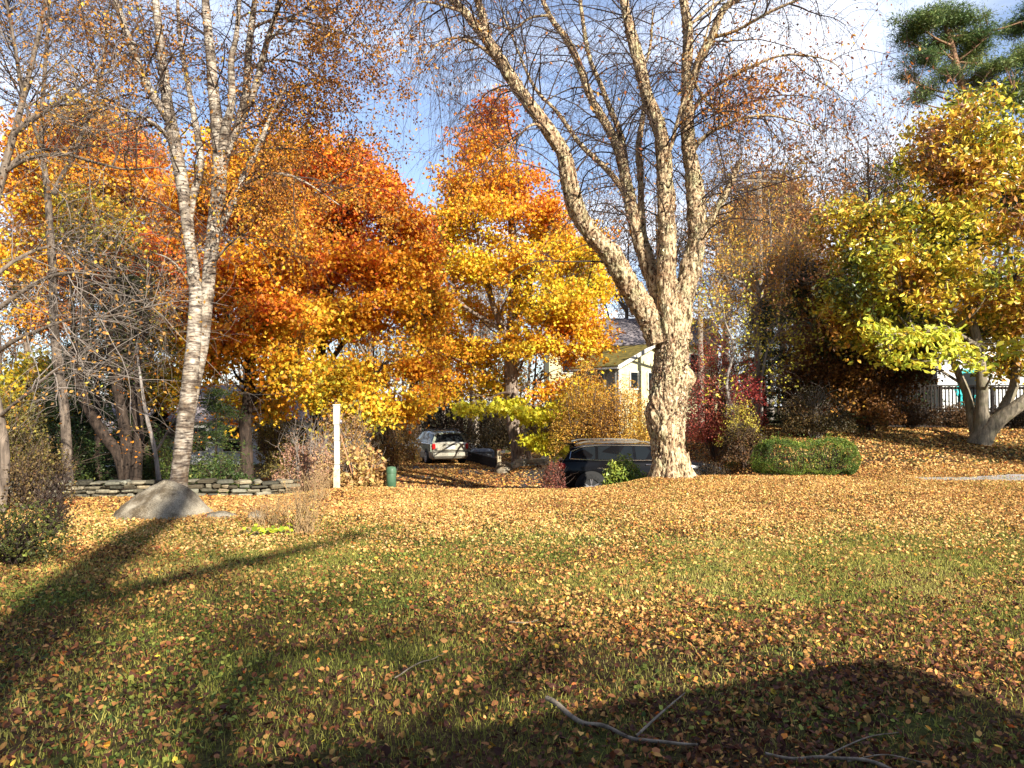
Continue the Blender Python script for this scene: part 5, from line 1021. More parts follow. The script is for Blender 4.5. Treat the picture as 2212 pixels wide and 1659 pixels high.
def stone_row(name, label, pts, h, course, seed, depth=.34, cmin=(.22, .20, .16), cmax=(.56, .50, .40)):
    """dry-stone wall following a list of ground points"""
    rng = random.Random(seed); mb = MB(); cols = []; pts = [np.asarray(p, float) for p in pts]
    seg = [np.linalg.norm(pts[i+1][:2]-pts[i][:2]) for i in range(len(pts)-1)]; tot = sum(seg)
    def at(s):
        i = 0
        while i < len(seg)-1 and s > seg[i]: s -= seg[i]; i += 1
        t = s/seg[i]; p = pts[i]+(pts[i+1]-pts[i])*t; d = pts[i+1]-pts[i]; return p, math.atan2(d[1], d[0])
    nc = max(1, round(h/course))
    for k in range(nc):
        s = rng.uniform(-.2, 0); 
        while s < tot:
            L_ = rng.uniform(.10, .34); hh = course*rng.uniform(.8, 1.12)
            if s+L_/2 > 0 and s+L_/2 < tot:
                p, a = at(s+L_/2); zz = gz(p[0], p[1])-.05+course*k+hh/2+rng.uniform(-.01, .01); top = k == nc-1
                n0 = len(mb.V); mb.box((p[0]+rng.uniform(-.02, .02), p[1]+rng.uniform(-.035, .035), zz), (L_-.012, depth*rng.uniform(.8, 1.05), (hh-.008)*rng.uniform(.75, 1.15)), a+rng.uniform(-.12, .12), bev=rng.uniform(.012, .03))
                g = rng.random(); c = [cmin[i]+(cmax[i]-cmin[i])*g for i in range(3)]; w = rng.uniform(.9, 1.1); c = [c[0]*w, c[1], c[2]/w]
                cols += [c]*(len(mb.V)-n0)
                for q in range(n0, len(mb.V)):
                    v = mb.V[q]; mb.V[q] = (v[0]+rng.uniform(-.012, .012), v[1]+rng.uniform(-.012, .012), v[2]+rng.uniform(-.010, .010))
            s += L_
    c = pts[0]; V = np.array(mb.V)-c; o = mesh(name, V, mb.faces(), STONE, np.array(cols)); o.location = c; tag(o, label, 'wall')
stone_row('stone_wall', 'low dry stone wall running behind the boulder and birch', [G(-40, 13.2), G(50, 13.6), G(200, 14.), G(330, 14.2)] + [G(450, 14.4), G(560, 14.8), G(640, 15.2)], .40, .080, 3, cmin=(.07, .06, .04), cmax=(.34, .30, .21))
stone_row('stone_edging', 'short row of pale stones at the foot of the golden maple', [G(1100, 30.), G(1135, 29.2), G(1165, 29.5), G(1180, 30.4)], .42, .17, 5, .4, (.40, .38, .30), (.66, .62, .50))
T = Thing('timber_edging', 'dark timber edging along the drive behind the wagon', 'edging', G(1010, 34)); mb = MB(); a = G(1008, 37); b = G(1075, 31.3)
for k in range(3):
    mb.bar(a+np.array([0, 0, .08+.15*k]), b+np.array([0, 0, .08+.15*k]), .16, .14)
mb.V = [tuple(np.array(v)-T.base) for v in mb.V]; T.lpart('sleepers', mb, DECKW)
T = Thing('covered_stack', 'boxy stack under a blue grey tarp right of the wagon', 'stack', G(1042, 36)); mb = MB(); mb.box((0, 0, .3), (1.1, .8, .62), .2, bev=.1); 
mb.V = [(v[0]+random.uniform(-.03, .03), v[1]+random.uniform(-.03, .03), v[2]) for v in mb.V]; T.lpart('tarp', mb, TARP); mb = MB(); mb.bar((-.6, -.30, .35), (.5, -.55, .35), .012, n=6); T.lpart('rope', mb, TWIGL)

def white_post():
    D = 15.2; b = G(731, D); T = Thing('white_post', 'weathered white wooden post with a lamp fitting near its top, standing at the lawn edge', 'post', b); s = D/F; h = 1.72
    mb = MB(); mb.box((-.01, 0, h*.38), (.105, .10, h*.76+.1), .1, M=None, bev=.008); mb.V = [(v[0]-.022*(v[2]/h), v[1], v[2]) for v in mb.V]; T.lpart('post', mb, WHITEP)
    mb = MB(); mb.box((-.034, 0, h*.885), (.125, .12, h*.23), .1, bev=.01); bx = T.lpart('head_box', mb, WHITEP)
    mb = MB(); mb.box((-.034, 0, h+.012), (.15, .145, .022), .1, bev=.004); T.lpart('cap', mb, WHITEP, parent=bx)
    for z in (.40, .52, 1.0):
        mb = MB(); mb.box((-.012-.022*z/h, 0, z), (.114, .109, .014), .1); T.lpart('strap', mb, GREYB)
    mb = MB(); mb.lathe([(.0, -.03), (.025, -.03), (.035, .02), (.02, .045), (0, .05)], (.055, -.02, h*.80), n=12); mb.bar((-.0, 0, h*.83), (.055, -.02, h*.83), .008, n=6); T.lpart('lamp_fitting', mb, mat('grey metal', (.35, .33, .36), .4, metal=.6), smooth=True)
    mb = MB(); mb.box((-.01, -.058, .2), (.13, .012, .5), .1, bev=.004); T.lpart('base_board', mb, noisy('cream peeling paint', (.48, .44, .30), (.68, .64, .48), 9, .7))
    mb = MB(); mb.bar((.06, -.02, 1.12), (.34, -.25, .35), .010, n=8); o = mb; V = np.array(o.V)+b; st = mesh('leaning_stick', V-V.mean(0), o.faces(), noisy('orange brown stick', (.42, .20, .10), (.55, .28, .14), 9), smooth=True); st.location = V.mean(0); tag(st, 'thin orange brown stick leaning beside the white post', 'stick')
white_post()
def pedestal():
    D = 16.0; b = G(846, D); T = Thing('utility_pedestal', 'short dark green round utility pedestal half hidden by shrub leaves', 'pedestal', b)
    mb = MB(); mb.lathe([(.0, -.05), (.105, -.05), (.105, .55), (.10, .56)], (0, 0, 0), n=24); T.lpart('body', mb, GREENM, smooth=True)
    mb = MB(); mb.lathe([(.112, .50), (.112, .58), (.09, .63), (.0, .645)], (0, 0, 0), n=24); T.lpart('lid', mb, GREENM, smooth=True)
pedestal()
def chain_post(): 
    D = 29.8; b = G(1078, D); T = Thing('timber_post', 'pale square timber post with a sagging chain by the drive', 'post', b)
    mb = MB(); mb.box((0, 0, .42), (.16, .16, .94), .2, bev=.015); T.lpart('post', mb, POSTW)
    mb = MB(); mb.box((0, 0, .91), (.19, .19, .04), .2, bev=.01); T.lpart('cap', mb, mat('rusty cap', (.30, .10, .05), .8))
    k = 12; q = [(.08+.62*i/k, -.02, .72-.18*math.sin(math.pi*i/k)) for i in range(k+1)]; mb = MB()
    for i in range(k): mb.bar(q[i], q[i+1], .013, n=6)
    T.lpart('chain', mb, TWIGL)
chain_post()

# ================================================================== CARS
def car(name, label, loc, rz, kind):
    wag = kind == 'wagon'; T = Thing(name, label, 'car', loc, rz=rz)
    Lh = 2.36 if wag else 2.34; wr = .325 if wag else .365
    # x forward; lower shell stations: x, half width, z sill, z belt
    if wag: st = [(-2.36, .66, .42, .80), (-2.33, .76, .34, .98), (-2.22, .84, .27, 1.02), (-1.8, .875, .24, 1.02), (-.6, .885, .22, 1.00), (.5, .885, .22, .97), (1.25, .875, .24, .93), (1.9, .84, .27, .84), (2.25, .74, .32, .72), (2.36, .58, .40, .62)]; zr = 1.50
    else: st = [(-2.34, .70, .50, .90), (-2.30, .82, .40, 1.08), (-2.15, .90, .32, 1.12), (-1.7, .945, .28, 1.12), (-.5, .955, .26, 1.10), (.6, .955, .26, 1.08), (1.3, .945, .28, 1.04), (1.95, .91, .32, .96), (2.25, .82, .38, .84), (2.36, .66, .46, .70)]; zr = 1.53
    mb = MB(); ring = []
    for x, w, z0, z1 in st:
        zm = z0+(z1-z0)*.5; ring.append([(x, -w*.30, z0), (x, -w*.9, z0), (x, -w, z0+.10), (x, -w*1.005, zm), (x, -w*.985, z1-.08), (x, -w*.93, z1-.005), (x, -w*.5, z1+.025), (x, 0, z1+.035), (x, w*.5, z1+.025), (x, w*.93, z1-.005), (x, w*.985, z1-.08), (x, w*1.005, zm), (x, w, z0+.10), (x, w*.9, z0), (x, w*.30, z0)])
    V = [p for r in ring for p in r]; m = 15; Fs = []
    for i in range(len(ring)-1):
        for j in range(m-1): Fs.append([i*m+j, i*m+j+1, (i+1)*m+j+1, (i+1)*m+j])
        Fs.append([i*m+m-1, i*m, (i+1)*m, (i+1)*m+m-1])
    Fs += [list(range(m)), [(len(ring)-1)*m+j for j in range(m)][::-1]]; mb.add(V, Fs)
    paint = SILVSHADE if wag else BLACKP
    body = T.lpart('body', mb, SILV if wag else BLACKP, smooth=True)
    # greenhouse: x at belt / x at roof
    if wag: gb = [(-2.24, .83), (-1.9, .84), (-.8, .85), (.3, .85), (1.1, .82)]; gr = [(-2.02, .60), (-1.7, .63), (-.7, .65), (.0, .64), (.32, .60)]; zb = .99
    else: gb = [(-2.20, .88), (-1.8, .90), (-.7, .91), (.45, .91), (1.2, .87)]; gr = [(-1.86, .64), (-1.5, .69), (-.6, .71), (.15, .70), (.45, .66)]; zb = 1.09
    zrs = [zr-.05, zr-.01, zr+.01, zr-.01, zr-.05]
    def sec(i, s): 
        (xb, wb), (xr, w_) = gb[i], gr[i]; z = zrs[i]
        return [(xb, s*wb, zb), (xb+(xr-xb)*.85, s*(wb+(w_-wb)*.80), zb+(z-zb)*.87), (xr, s*w_*.93, z-.008), (xr, s*w_*.5, z+.015), (xr, 0, z+.02)]
    mb = MB(); rows = [sec(i, -1)+sec(i, 1)[::-1][1:] for i in range(5)]; m = 9; V = [p for r in rows for p in r]
    Fs = [[i*m+j, i*m+j+1, (i+1)*m+j+1, (i+1)*m+j] for i in range(4) for j in range(m-1)]+[list(range(m)), [4*m+j for j in range(m)][::-1]]; mb.add(V, Fs)
    roof = T.lpart('cabin', mb, SILVSHADE if wag else BLACKP, smooth=False)
    def side(x, z, s, off=.006):
        t = (z-zb)/(zr-zb); t2 = min(t/.87, 1)*.80; xs = [gb[i][0]+(gr[i][0]-gb[i][0])*t for i in range(5)]; wb = np.interp(x, xs, [g[1] for g in gb]); w_ = np.interp(x, xs, [g[1] for g in gr]); return (x, s*(wb+(w_-wb)*t2+off), z)
    ztop = zb+(zr-zb)*.84
    def pane(poly, s, nm, mm, off=.006, th=.012):
        mb = MB(); mb.prism(poly if s > 0 else poly[::-1], lambda p, k: side(p[0], p[1], s, off-(th if k == 0 else 0))); return T.lpart(nm, mb, mm, parent=roof)
    if wag: wins = [[(-2.08, zb+.04), (-1.30, zb+.03), (-1.24, ztop), (-1.94, ztop-.02)], [(-1.22, zb+.03), (-.28, zb+.02), (-.30, ztop), (-1.16, ztop)], [(-.20, zb+.02), (.90, zb+.02), (.30, ztop-.01), (-.22, ztop)]]
    else: wins = [[(-1.98, zb+.07), (-1.32, zb+.035), (-1.30, ztop), (-1.62, ztop-.03), (-1.92, ztop-.15)], [(-1.24, zb+.035), (-.26, zb+.03), (-.28, ztop+.01), (-1.22, ztop)], [(-.18, zb+.03), (.95, zb+.03), (.42, ztop-.01), (-.20, ztop+.01)]]
    for s in (-1, 1):
        for w in wins: pane(w, s, 'side_window', GLASS)
        if not wag:
            mb = MB(); loop = [(-2.02, zb+.05), (-1.3, zb+.008), (0, zb+.0), (1.0, zb+.0)]; top = [(-2.02, zb+.05), (-1.97, ztop-.13), (-1.64, ztop), (-1.25, ztop+.03), (-.3, ztop+.035), (.40, ztop+.015)]
            for L_ in (loop, top):
                for i in range(len(L_)-1): mb.bar(side(*L_[i], s, .010), side(*L_[i+1], s, .010), .020)
            T.lpart('window_trim', mb, CHROME, parent=roof)
        mb = MB(); y = s*(gr[2][1]-.06); q = [(-1.75, zr+.02), (-1.5, zr+.075), (-.6, zr+.085), (.15, zr+.06), (.28, zr+.015)]
        for i in range(4): mb.bar((q[i][0], y, q[i][1]), (q[i+1][0], y, q[i+1][1]), .035)
        T.lpart('roof_rail', mb, TRIMB if wag else CHROME, parent=roof)
    # rear window, tailgate
    def rear(t, y, off=.01): return (gb[0][0]+(gr[0][0]-gb[0][0])*t-off, y*(gb[0][1]+(gr[0][1]-gb[0][1])*t*.92), zb+(zrs[0]-zb)*t)
    def rpoly(pl, nm, mm, par, off=.01):
        mb = MB(); mb.prism(pl, lambda p, k: rear(p[0], p[1], off-(.014 if k == 0 else 0))); return T.lpart(nm, mb, mm, parent=par)
    rpoly([(.08, -.86), (.08, .86), (.84, .86), (.88, 0), (.84, -.86)], 'rear_window', GLASS, roof)
    mb = MB(); mb.prism([(1.08, zb+.05), (.42, zrs[4]-.07)], lambda p, k: (p[0]+.03, (-.72 if k == 0 else .72)*(1 if p[0] > .9 else .78), p[1])) if False else None
    mb = MB(); w0, w1 = .74, .55; mb.add([(gb[4][0]-.02, -w0, zb+.03), (gb[4][0]-.02, w0, zb+.03), (gr[4][0]+.06, w1, zrs[4]-.03), (gr[4][0]+.06, -w1, zrs[4]-.03), (gb[4][0]+.02, -w0, zb+.04), (gb[4][0]+.02, w0, zb+.04), (gr[4][0]+.10, w1, zrs[4]-.025), (gr[4][0]+.10, -w1, zrs[4]-.025)], [[0, 1, 2, 3], [7, 6, 5, 4], [0, 4, 5, 1], [1, 5, 6, 2], [2, 6, 7, 3], [3, 7, 4, 0]]); T.lpart('windscreen', mb, GLASS, parent=roof)
    xr = -Lh
    z1 = 1.0 if wag else 1.10
    for s in (-1, 1):
        mb = MB(); mb.box((xr+.10, s*(.76 if wag else .82), z1-.16), (.17, .17 if wag else .22, .26 if wag else .16), bev=.03); T.lpart('tail_light', mb, REDL)
        mb = MB(); mb.box((Lh-.20, s*.66, .66 if wag else .80), (.26, .26, .14), bev=.03); T.lpart('headlight', mb, CHROME)
        mb = MB(); mb.box((.82, s*1.0 if wag else s*1.06, zb+.06), (.10, .17, .12), bev=.03); T.lpart('door_mirror', mb, paint if not wag else SILVSHADE)
        for x in (-.95, .15):
            mb = MB(); mb.box((x, s*(.893 if wag else .962), zb-.12), (.18, .03, .03), bev=.008); T.lpart('door_handle', mb, TRIMB if wag else CHROME)
        if wag:
            mb = MB(); mb.prism([(-2.2, .95), (1.2, .88), (1.9, .80), (2.1, .60), (-2.25, .62)], lambda p, k: (p[0], s*((.90 if k else .86) if p[0] < 1.5 else (.86 if k else .80)), p[1])); T.lpart('side_panel', mb, SILVSHADE, parent=body)
            mb = MB(); mb.box((-.1, s*.885, .40), (3.3, .05, .30), bev=.02); T.lpart('lower_cladding', mb, mat('bronze cladding', (.30, .27, .20), .5), parent=body)
        else:
            mb = MB(); mb.box((0, s*.95, .36), (3.0, .05, .22), bev=.02); T.lpart('lower_cladding', mb, TRIMB, parent=body)
    if wag:
        mb = MB(); mb.box((xr+.035, 0, .82), (.10, 1.30, .34), bev=.03); tg = T.lpart('tailgate', mb, SILV)
        mb = MB(); mb.box((xr-.02, .0, .80), (.02, .40, .16), bev=.006); T.lpart('licence_plate', mb, PLATE, parent=tg)
        mb = MB(); mb.bar((xr-.022, -.30, .92), (xr-.022, .30, .92), .03); T.lpart('handle_strip', mb, TRIMB, parent=tg)
        mb = MB(); mb.box((xr+.06, 0, .49), (.24, 1.62, .26), bev=.06); T.lpart('rear_bumper', mb, SILV)
        mb = MB(); mb.box((xr+.055, 0, .60), (.252, 1.56, .02)); T.lpart('bumper_line', mb, TRIMB)
        for x in (-1.4, -.5):
            mb = MB(); mb.box((x, 0, zr+.08), (.06, 1.15, .03), bev=.01); T.lpart('roof_bar', mb, TRIMB, parent=roof)
        rng = np.random.default_rng(2); n = 500; q = np.array([loc[0], loc[1], loc[2]])+0; lx = rng.uniform(-1.95, .1, n); ly = rng.uniform(-.55, .55, n); k = noise(np.stack([lx, ly, lx*0], 1), 3, 3) > .42; lx, ly = lx[k], ly[k]; cs, sn = math.cos(rz), math.sin(rz)
        p = np.stack([loc[0]+lx*cs-ly*sn, loc[1]+lx*sn+ly*cs, np.full(len(lx), loc[2]+zr+.045)], 1); V, f, cc = leaves(p, rng.uniform(.06, .11, len(p)), rng, .7, six=True, col=pal(rng.uniform(0, 1, len(p)), [(0, (.5, .3, .14)), (1, (.78, .62, .38))]), nrm=rng.normal(size=(len(p), 3))*.25+np.array([0, 0, 1]))
        tag(mesh('fallen_leaves', V, f, LITTER, cc), 'pale leaves lying on the roof of the silver wagon', 'leaves', kind='stuff')
    else:
        mb = MB(); mb.box((xr+.05, 0, .55), (.24, 1.72, .34), bev=.07); T.lpart('rear_bumper', mb, TRIMB)
        mb = MB(); mb.box((xr+.03, 0, .92), (.02, .45, .12), bev=.006); T.lpart('licence_plate', mb, PLATE)
        mb = MB(); mb.box((-1.98, 0, zr-.0), (.34, 1.2, .04), bev=.015); T.lpart('rear_spoiler', mb, BLACKP, parent=roof)
    for x in ((-1.42, 1.30) if wag else (-1.45, 1.38)):
        for s in (-1, 1):
            y = s*((.885 if wag else .945)-.10)
            mb = MB(); n = 22; R0 = wr+.075; arc = [(x+R0*math.cos(math.pi*i/n-.02), wr+R0*math.sin(math.pi*i/n)) for i in range(n+1)]+[(x-R0+.03, .24), (x+R0-.03, .24)]
            mb.prism(arc, lambda p, k: (p[0], s*((.905 if wag else .968) if k else .70), p[1])); T.lpart('wheel_arch', mb, TRIMB)
            mb = MB(); wd = .13; mb.lathe([(wr*.62, wd*.9), (wr*.9, wd), (wr, wd*.7), (wr, -wd*.7), (wr*.9, -wd), (wr*.62, -wd)], (x, y+s*.02, wr), 'y', 30); ty = T.lpart('wheel', mb, BLACKR, smooth=True)
            mb = MB(); mb.lathe([(.0, s*.05), (wr*.60, s*.05)], (x, y+s*.02, wr), 'y', 30); mb.lathe([(wr*.60, -s*wd*.9), (wr*.60, s*wd*.92), (wr*.66, s*wd*.96), (wr*.66, s*wd*.85)], (x, y+s*.02, wr), 'y', 30); T.lpart('rim', mb, TRIMB if not wag else ALLOY, parent=ty, smooth=True)
            mb = MB(); yy = y+s*(.02+wd*.80)
            for k in range(5):
                a = 2*math.pi*k/5+.3
                for da in (-.16, .16): mb.bar((x+wr*.12*math.cos(a), yy-s*.01, wr+wr*.12*math.sin(a)), (x+wr*.63*math.cos(a+da), yy+s*.012, wr+wr*.63*math.sin(a+da)), .035, .03)
            mb.lathe([(.0, s*.02), (.05, s*.015), (.06, -s*.02)], (x, yy, wr), 'y', 14); T.lpart('spokes', mb, ALLOY, parent=ty)
    return T
w0 = G(945, 35.8); w0[2] = gz(w0[0], w0[1])+.02
car('station_wagon', 'silver station wagon parked on the leaf covered drive, seen from behind', tuple(w0), math.radians(90+20.5), 'wagon')
s0 = P(1255, 1051, 20.4); car('suv', 'black suv with chrome window trim, half hidden behind the lawn crest and the old birch', (s0[0]+1.65*math.cos(.10), 21.3, gz(3., 21.)+.02), math.radians(4), 'suv')

# ================================================================== HOUSES
def rot2(x, y, a): return x*math.cos(a)-y*math.sin(a), x*math.sin(a)+y*math.cos(a)
def clap(mb, x0, x1, y, z0, z1, face, step=.11):
    """clapboards on a wall plane y=const (local), face=-1 looks to -y"""
    z = z0
    while z < z1-.02:
        h = min(step, z1-z); mb.prism([(z, 0), (z, .018), (z+h, .004), (z+h, 0)], lambda p, k: ((x1 if k else x0), y+face*p[1], p[0])); z += step
def cream_house():
    D = 40.; c = P(1336, 788, D); a = math.radians(-52)   # ridge runs along local -x ... gable on local +x end
    g = gz(c[0], D); T = Thing('cream_house', 'cream gabled house wing with a mossy brown roof behind the old birch trunk', 'house', (c[0], D, g), rz=0)
    ez = c[2]-g   # eave height
    # local frame: u along gable (towards right/back), v along the eave (towards left/back)
    u = np.array([math.cos(math.radians(28)), math.sin(math.radians(28)), 0]); v = np.array([-math.sin(math.radians(28)), math.cos(math.radians(28)), 0]); up = np.array([0, 0, 1.])
    v = norm(np.array([-.80, .60, 0])); u = norm(np.array([.60, .80, 0])); u = norm(np.array([.86, .50, 0])); v = norm(np.array([-.62, .78, 0]))
    W_, Ln, rise = 4.6, 3.6, 1.15
    def q(a_, b_, z): return tuple(u*a_+v*b_+up*z)
    def slab(pts, th, m, nm, par=None):
        n = norm(np.cross(np.array(pts[1])-pts[0], np.array(pts[2])-pts[0])); mb = MB(); k = len(pts); V = [tuple(np.array(p)) for p in pts]+[tuple(np.array(p)-n*th) for p in pts]
        mb.add(V, [list(range(k)), list(range(k, 2*k))[::-1]]+[[i, i+k, (i+1) % k+k, (i+1) % k] for i in range(k)]); return T.lpart(nm, mb, m, parent=par)
    e = .25
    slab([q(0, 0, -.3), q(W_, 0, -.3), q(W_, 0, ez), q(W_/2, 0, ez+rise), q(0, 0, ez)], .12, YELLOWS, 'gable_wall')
    slab([q(0, Ln, -.3), q(0, .13, -.3), q(0, .13, ez-.02), q(0, Ln, ez-.02)], .12, SHADESID, 'side_wall')  # shaded copy of the gable siding
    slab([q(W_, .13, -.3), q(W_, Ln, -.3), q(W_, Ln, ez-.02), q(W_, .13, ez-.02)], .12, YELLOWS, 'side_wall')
    k = rise/(W_/2)
    slab([q(-e, -e, ez-e*k+.08), q(W_/2, -e, ez+rise+.08), q(W_/2, Ln, ez+rise+.08), q(-e, Ln, ez-e*k+.08)], .08, ROOFB, 'roof')
    slab([q(W_/2, -e, ez+rise+.08), q(W_+e, -e, ez-e*k+.08), q(W_+e, Ln, ez-e*k+.08), q(W_/2, Ln, ez+rise+.08)], .08, ROOFB, 'roof')
    for s0_, s1_ in ((( -e, ez-e*k), (W_/2, ez+rise)), ((W_/2, ez+rise), (W_+e, ez-e*k))):
        mb = MB(); mb.bar(q(s0_[0], -e-.02, s0_[1]-.02), q(s1_[0], -e-.02, s1_[1]-.02), .05, .20); T.lpart('rake_board', mb, WHITEP)
    mb = MB(); mb.bar(q(-e, -e, ez-e*k-.05), q(-e, Ln, ez-e*k-.05), .08, .10); T.lpart('gutter', mb, WHITEP)
    mb = MB(); mb.bar(q(.05, -.03, -.2), q(.05, -.03, ez), .22, .05); mb.bar(q(-.03, .1, -.2), q(-.03, .1, ez-.05), .05, .2); T.lpart('corner_board', mb, WHITEP)
    for a0, a1, zz0, zz1 in ((.75, 1.35, ez-1.3, ez-.35), (2.0, 2.6, ez-1.3, ez-.35)):
        mb = MB(); 
        for (p0, p1) in (((a0, zz0), (a1, zz0)), ((a0, zz1), (a1, zz1)), ((a0, zz0), (a0, zz1)), ((a1, zz0), (a1, zz1))): mb.bar(q(p0[0], -.03, p0[1]), q(p1[0], -.03, p1[1]), .09, .09)
        fr = T.lpart('window', mb, WHITEP); mb = MB(); mb.add([q(a0, -.015, zz0), q(a1, -.015, zz0), q(a1, -.015, zz1), q(a0, -.015, zz1)], [[0, 1, 2, 3]]); T.lpart('pane', mb, GLASS, parent=fr)
    mb = MB(); p0 = (.9, 1.6)
    for (x_, y_) in (((1.0, ez-1.25), (1.7, ez-1.25)), ((1.0, ez-.4), (1.7, ez-.4)), ((1.0, ez-1.25), (1.0, ez-.4)), ((1.7, ez-1.25), (1.7, ez-.4))): mb.bar(q(-.03, x_[0], x_[1]), q(-.03, y_[0], y_[1]), .08, .08)
    fr = T.lpart('window', mb, WHITEP); mb = MB(); mb.add([q(-.015, 1.0, ez-1.25), q(-.015, 1.0, ez-.4), q(-.015, 1.7, ez-.4), q(-.015, 1.7, ez-1.25)], [[0, 1, 2, 3]]); T.lpart('pane', mb, GLASS, parent=fr)
    # main house behind with the long grey roof
    D2 = 48.; g2 = gz(6, D2); A = P(1180, 745, D2); B = P(1560, 745, D2); C_ = P(1190, 690, D2+3.2); T2 = Thing('long_house', 'long house with a grey shingled roof rising behind the cream gable', 'house', (A[0], D2, g2)); ez = A[2]-g2; L2 = B[0]-A[0]; rz_ = C_[2]-A[2]
    mb = MB(); mb.box((L2/2, 3.4, ez/2-.1), (L2-.4, 6.2, ez+.2)); clap(mb, .2, L2-.2, .3, 0, ez, -1, .14); T2.lpart('wall', mb, YELLOWS)
    mb = MB(); mb.prism([(-.1, -.04), (3.4, rz_), (3.4, rz_+.1), (-.12, .06)], lambda p, k: ((L2+.2 if k else -.2), p[0], ez+p[1])); T2.lpart('roof', mb, ROOFG)
    mb = MB(); mb.prism([(3.4, rz_), (6.9, -.04), (6.92, .06), (3.4, rz_+.1)], lambda p, k: ((L2+.2 if k else -.2), p[0], ez+p[1])); T2.lpart('roof', mb, ROOFG)
    for x in (0.2, L2-.2):
        mb = MB(); mb.prism([(.3, 0), (6.5, 0), (3.4, rz_-.06)], lambda p, k: (x+(.1 if k else 0)*(1 if x < 1 else -1), p[0], ez+p[1]-.02)); T2.lpart('gable', mb, WHITES)
    for x in (1.5, 3.5, L2-1.6):
        mb = MB(); mb.box((x, .26, ez-1.2), (1., .08, 1.3), bev=.01); fr = T2.lpart('window', mb, WHITEP); mb = MB(); mb.box((x, .225, ez-1.2), (.84, .03, 1.14)); T2.lpart('pane', mb, GLASS, parent=fr)
cream_house()
def white_house(name, label, px0, px1, D, top, wall, roofm, trim=WHITEP, wins=3):
    g = gz((px0-CX)/F*D, D); a = P(px0, top, D); b = P(px1, top, D); h = a[2]-g; L_ = b[0]-a[0]; T = Thing(name, label, 'house', (a[0], D, g))
    mb = MB(); mb.box((L_/2, 3.0, h/2-.2), (L_, 6, h+.4)); clap(mb, 0, L_, 0, -.2, h, -1, .13); T.lpart('wall', mb, wall)
    mb = MB(); mb.prism([(-.35, -.12), (3., 1.5), (6.35, -.12), (6.35, 0), (3., 1.64), (-.35, 0)], lambda p, k: ((L_+.3 if k else -.3), p[0], h+p[1])); T.lpart('roof', mb, roofm)
    for x in np.linspace(L_*.15, L_*.85, wins):
        mb = MB(); mb.box((x, -.035, h*.55), (.95, .08, 1.25), bev=.01); fr = T.lpart('window', mb, trim); mb = MB(); mb.box((x, -.075, h*.55), (.78, .03, 1.08)); T.lpart('pane', mb, GLASS, parent=fr)
        mb = MB(); mb.box((x, -.095, h*.55), (.78, .02, .04)); T.lpart('glazing_bar', mb, trim, parent=fr)
    return T
white_house('white_house', 'white clapboard house glimpsed low through the trees right of the birch trunk', 380, 700, 34, 905, WHITES, ROOFG, wins=4)
white_house('white_house', 'white walled garage glimpsed low behind the dark shrubs at the left', 20, 260, 32, 950, WHITES, ROOFG, wins=2)
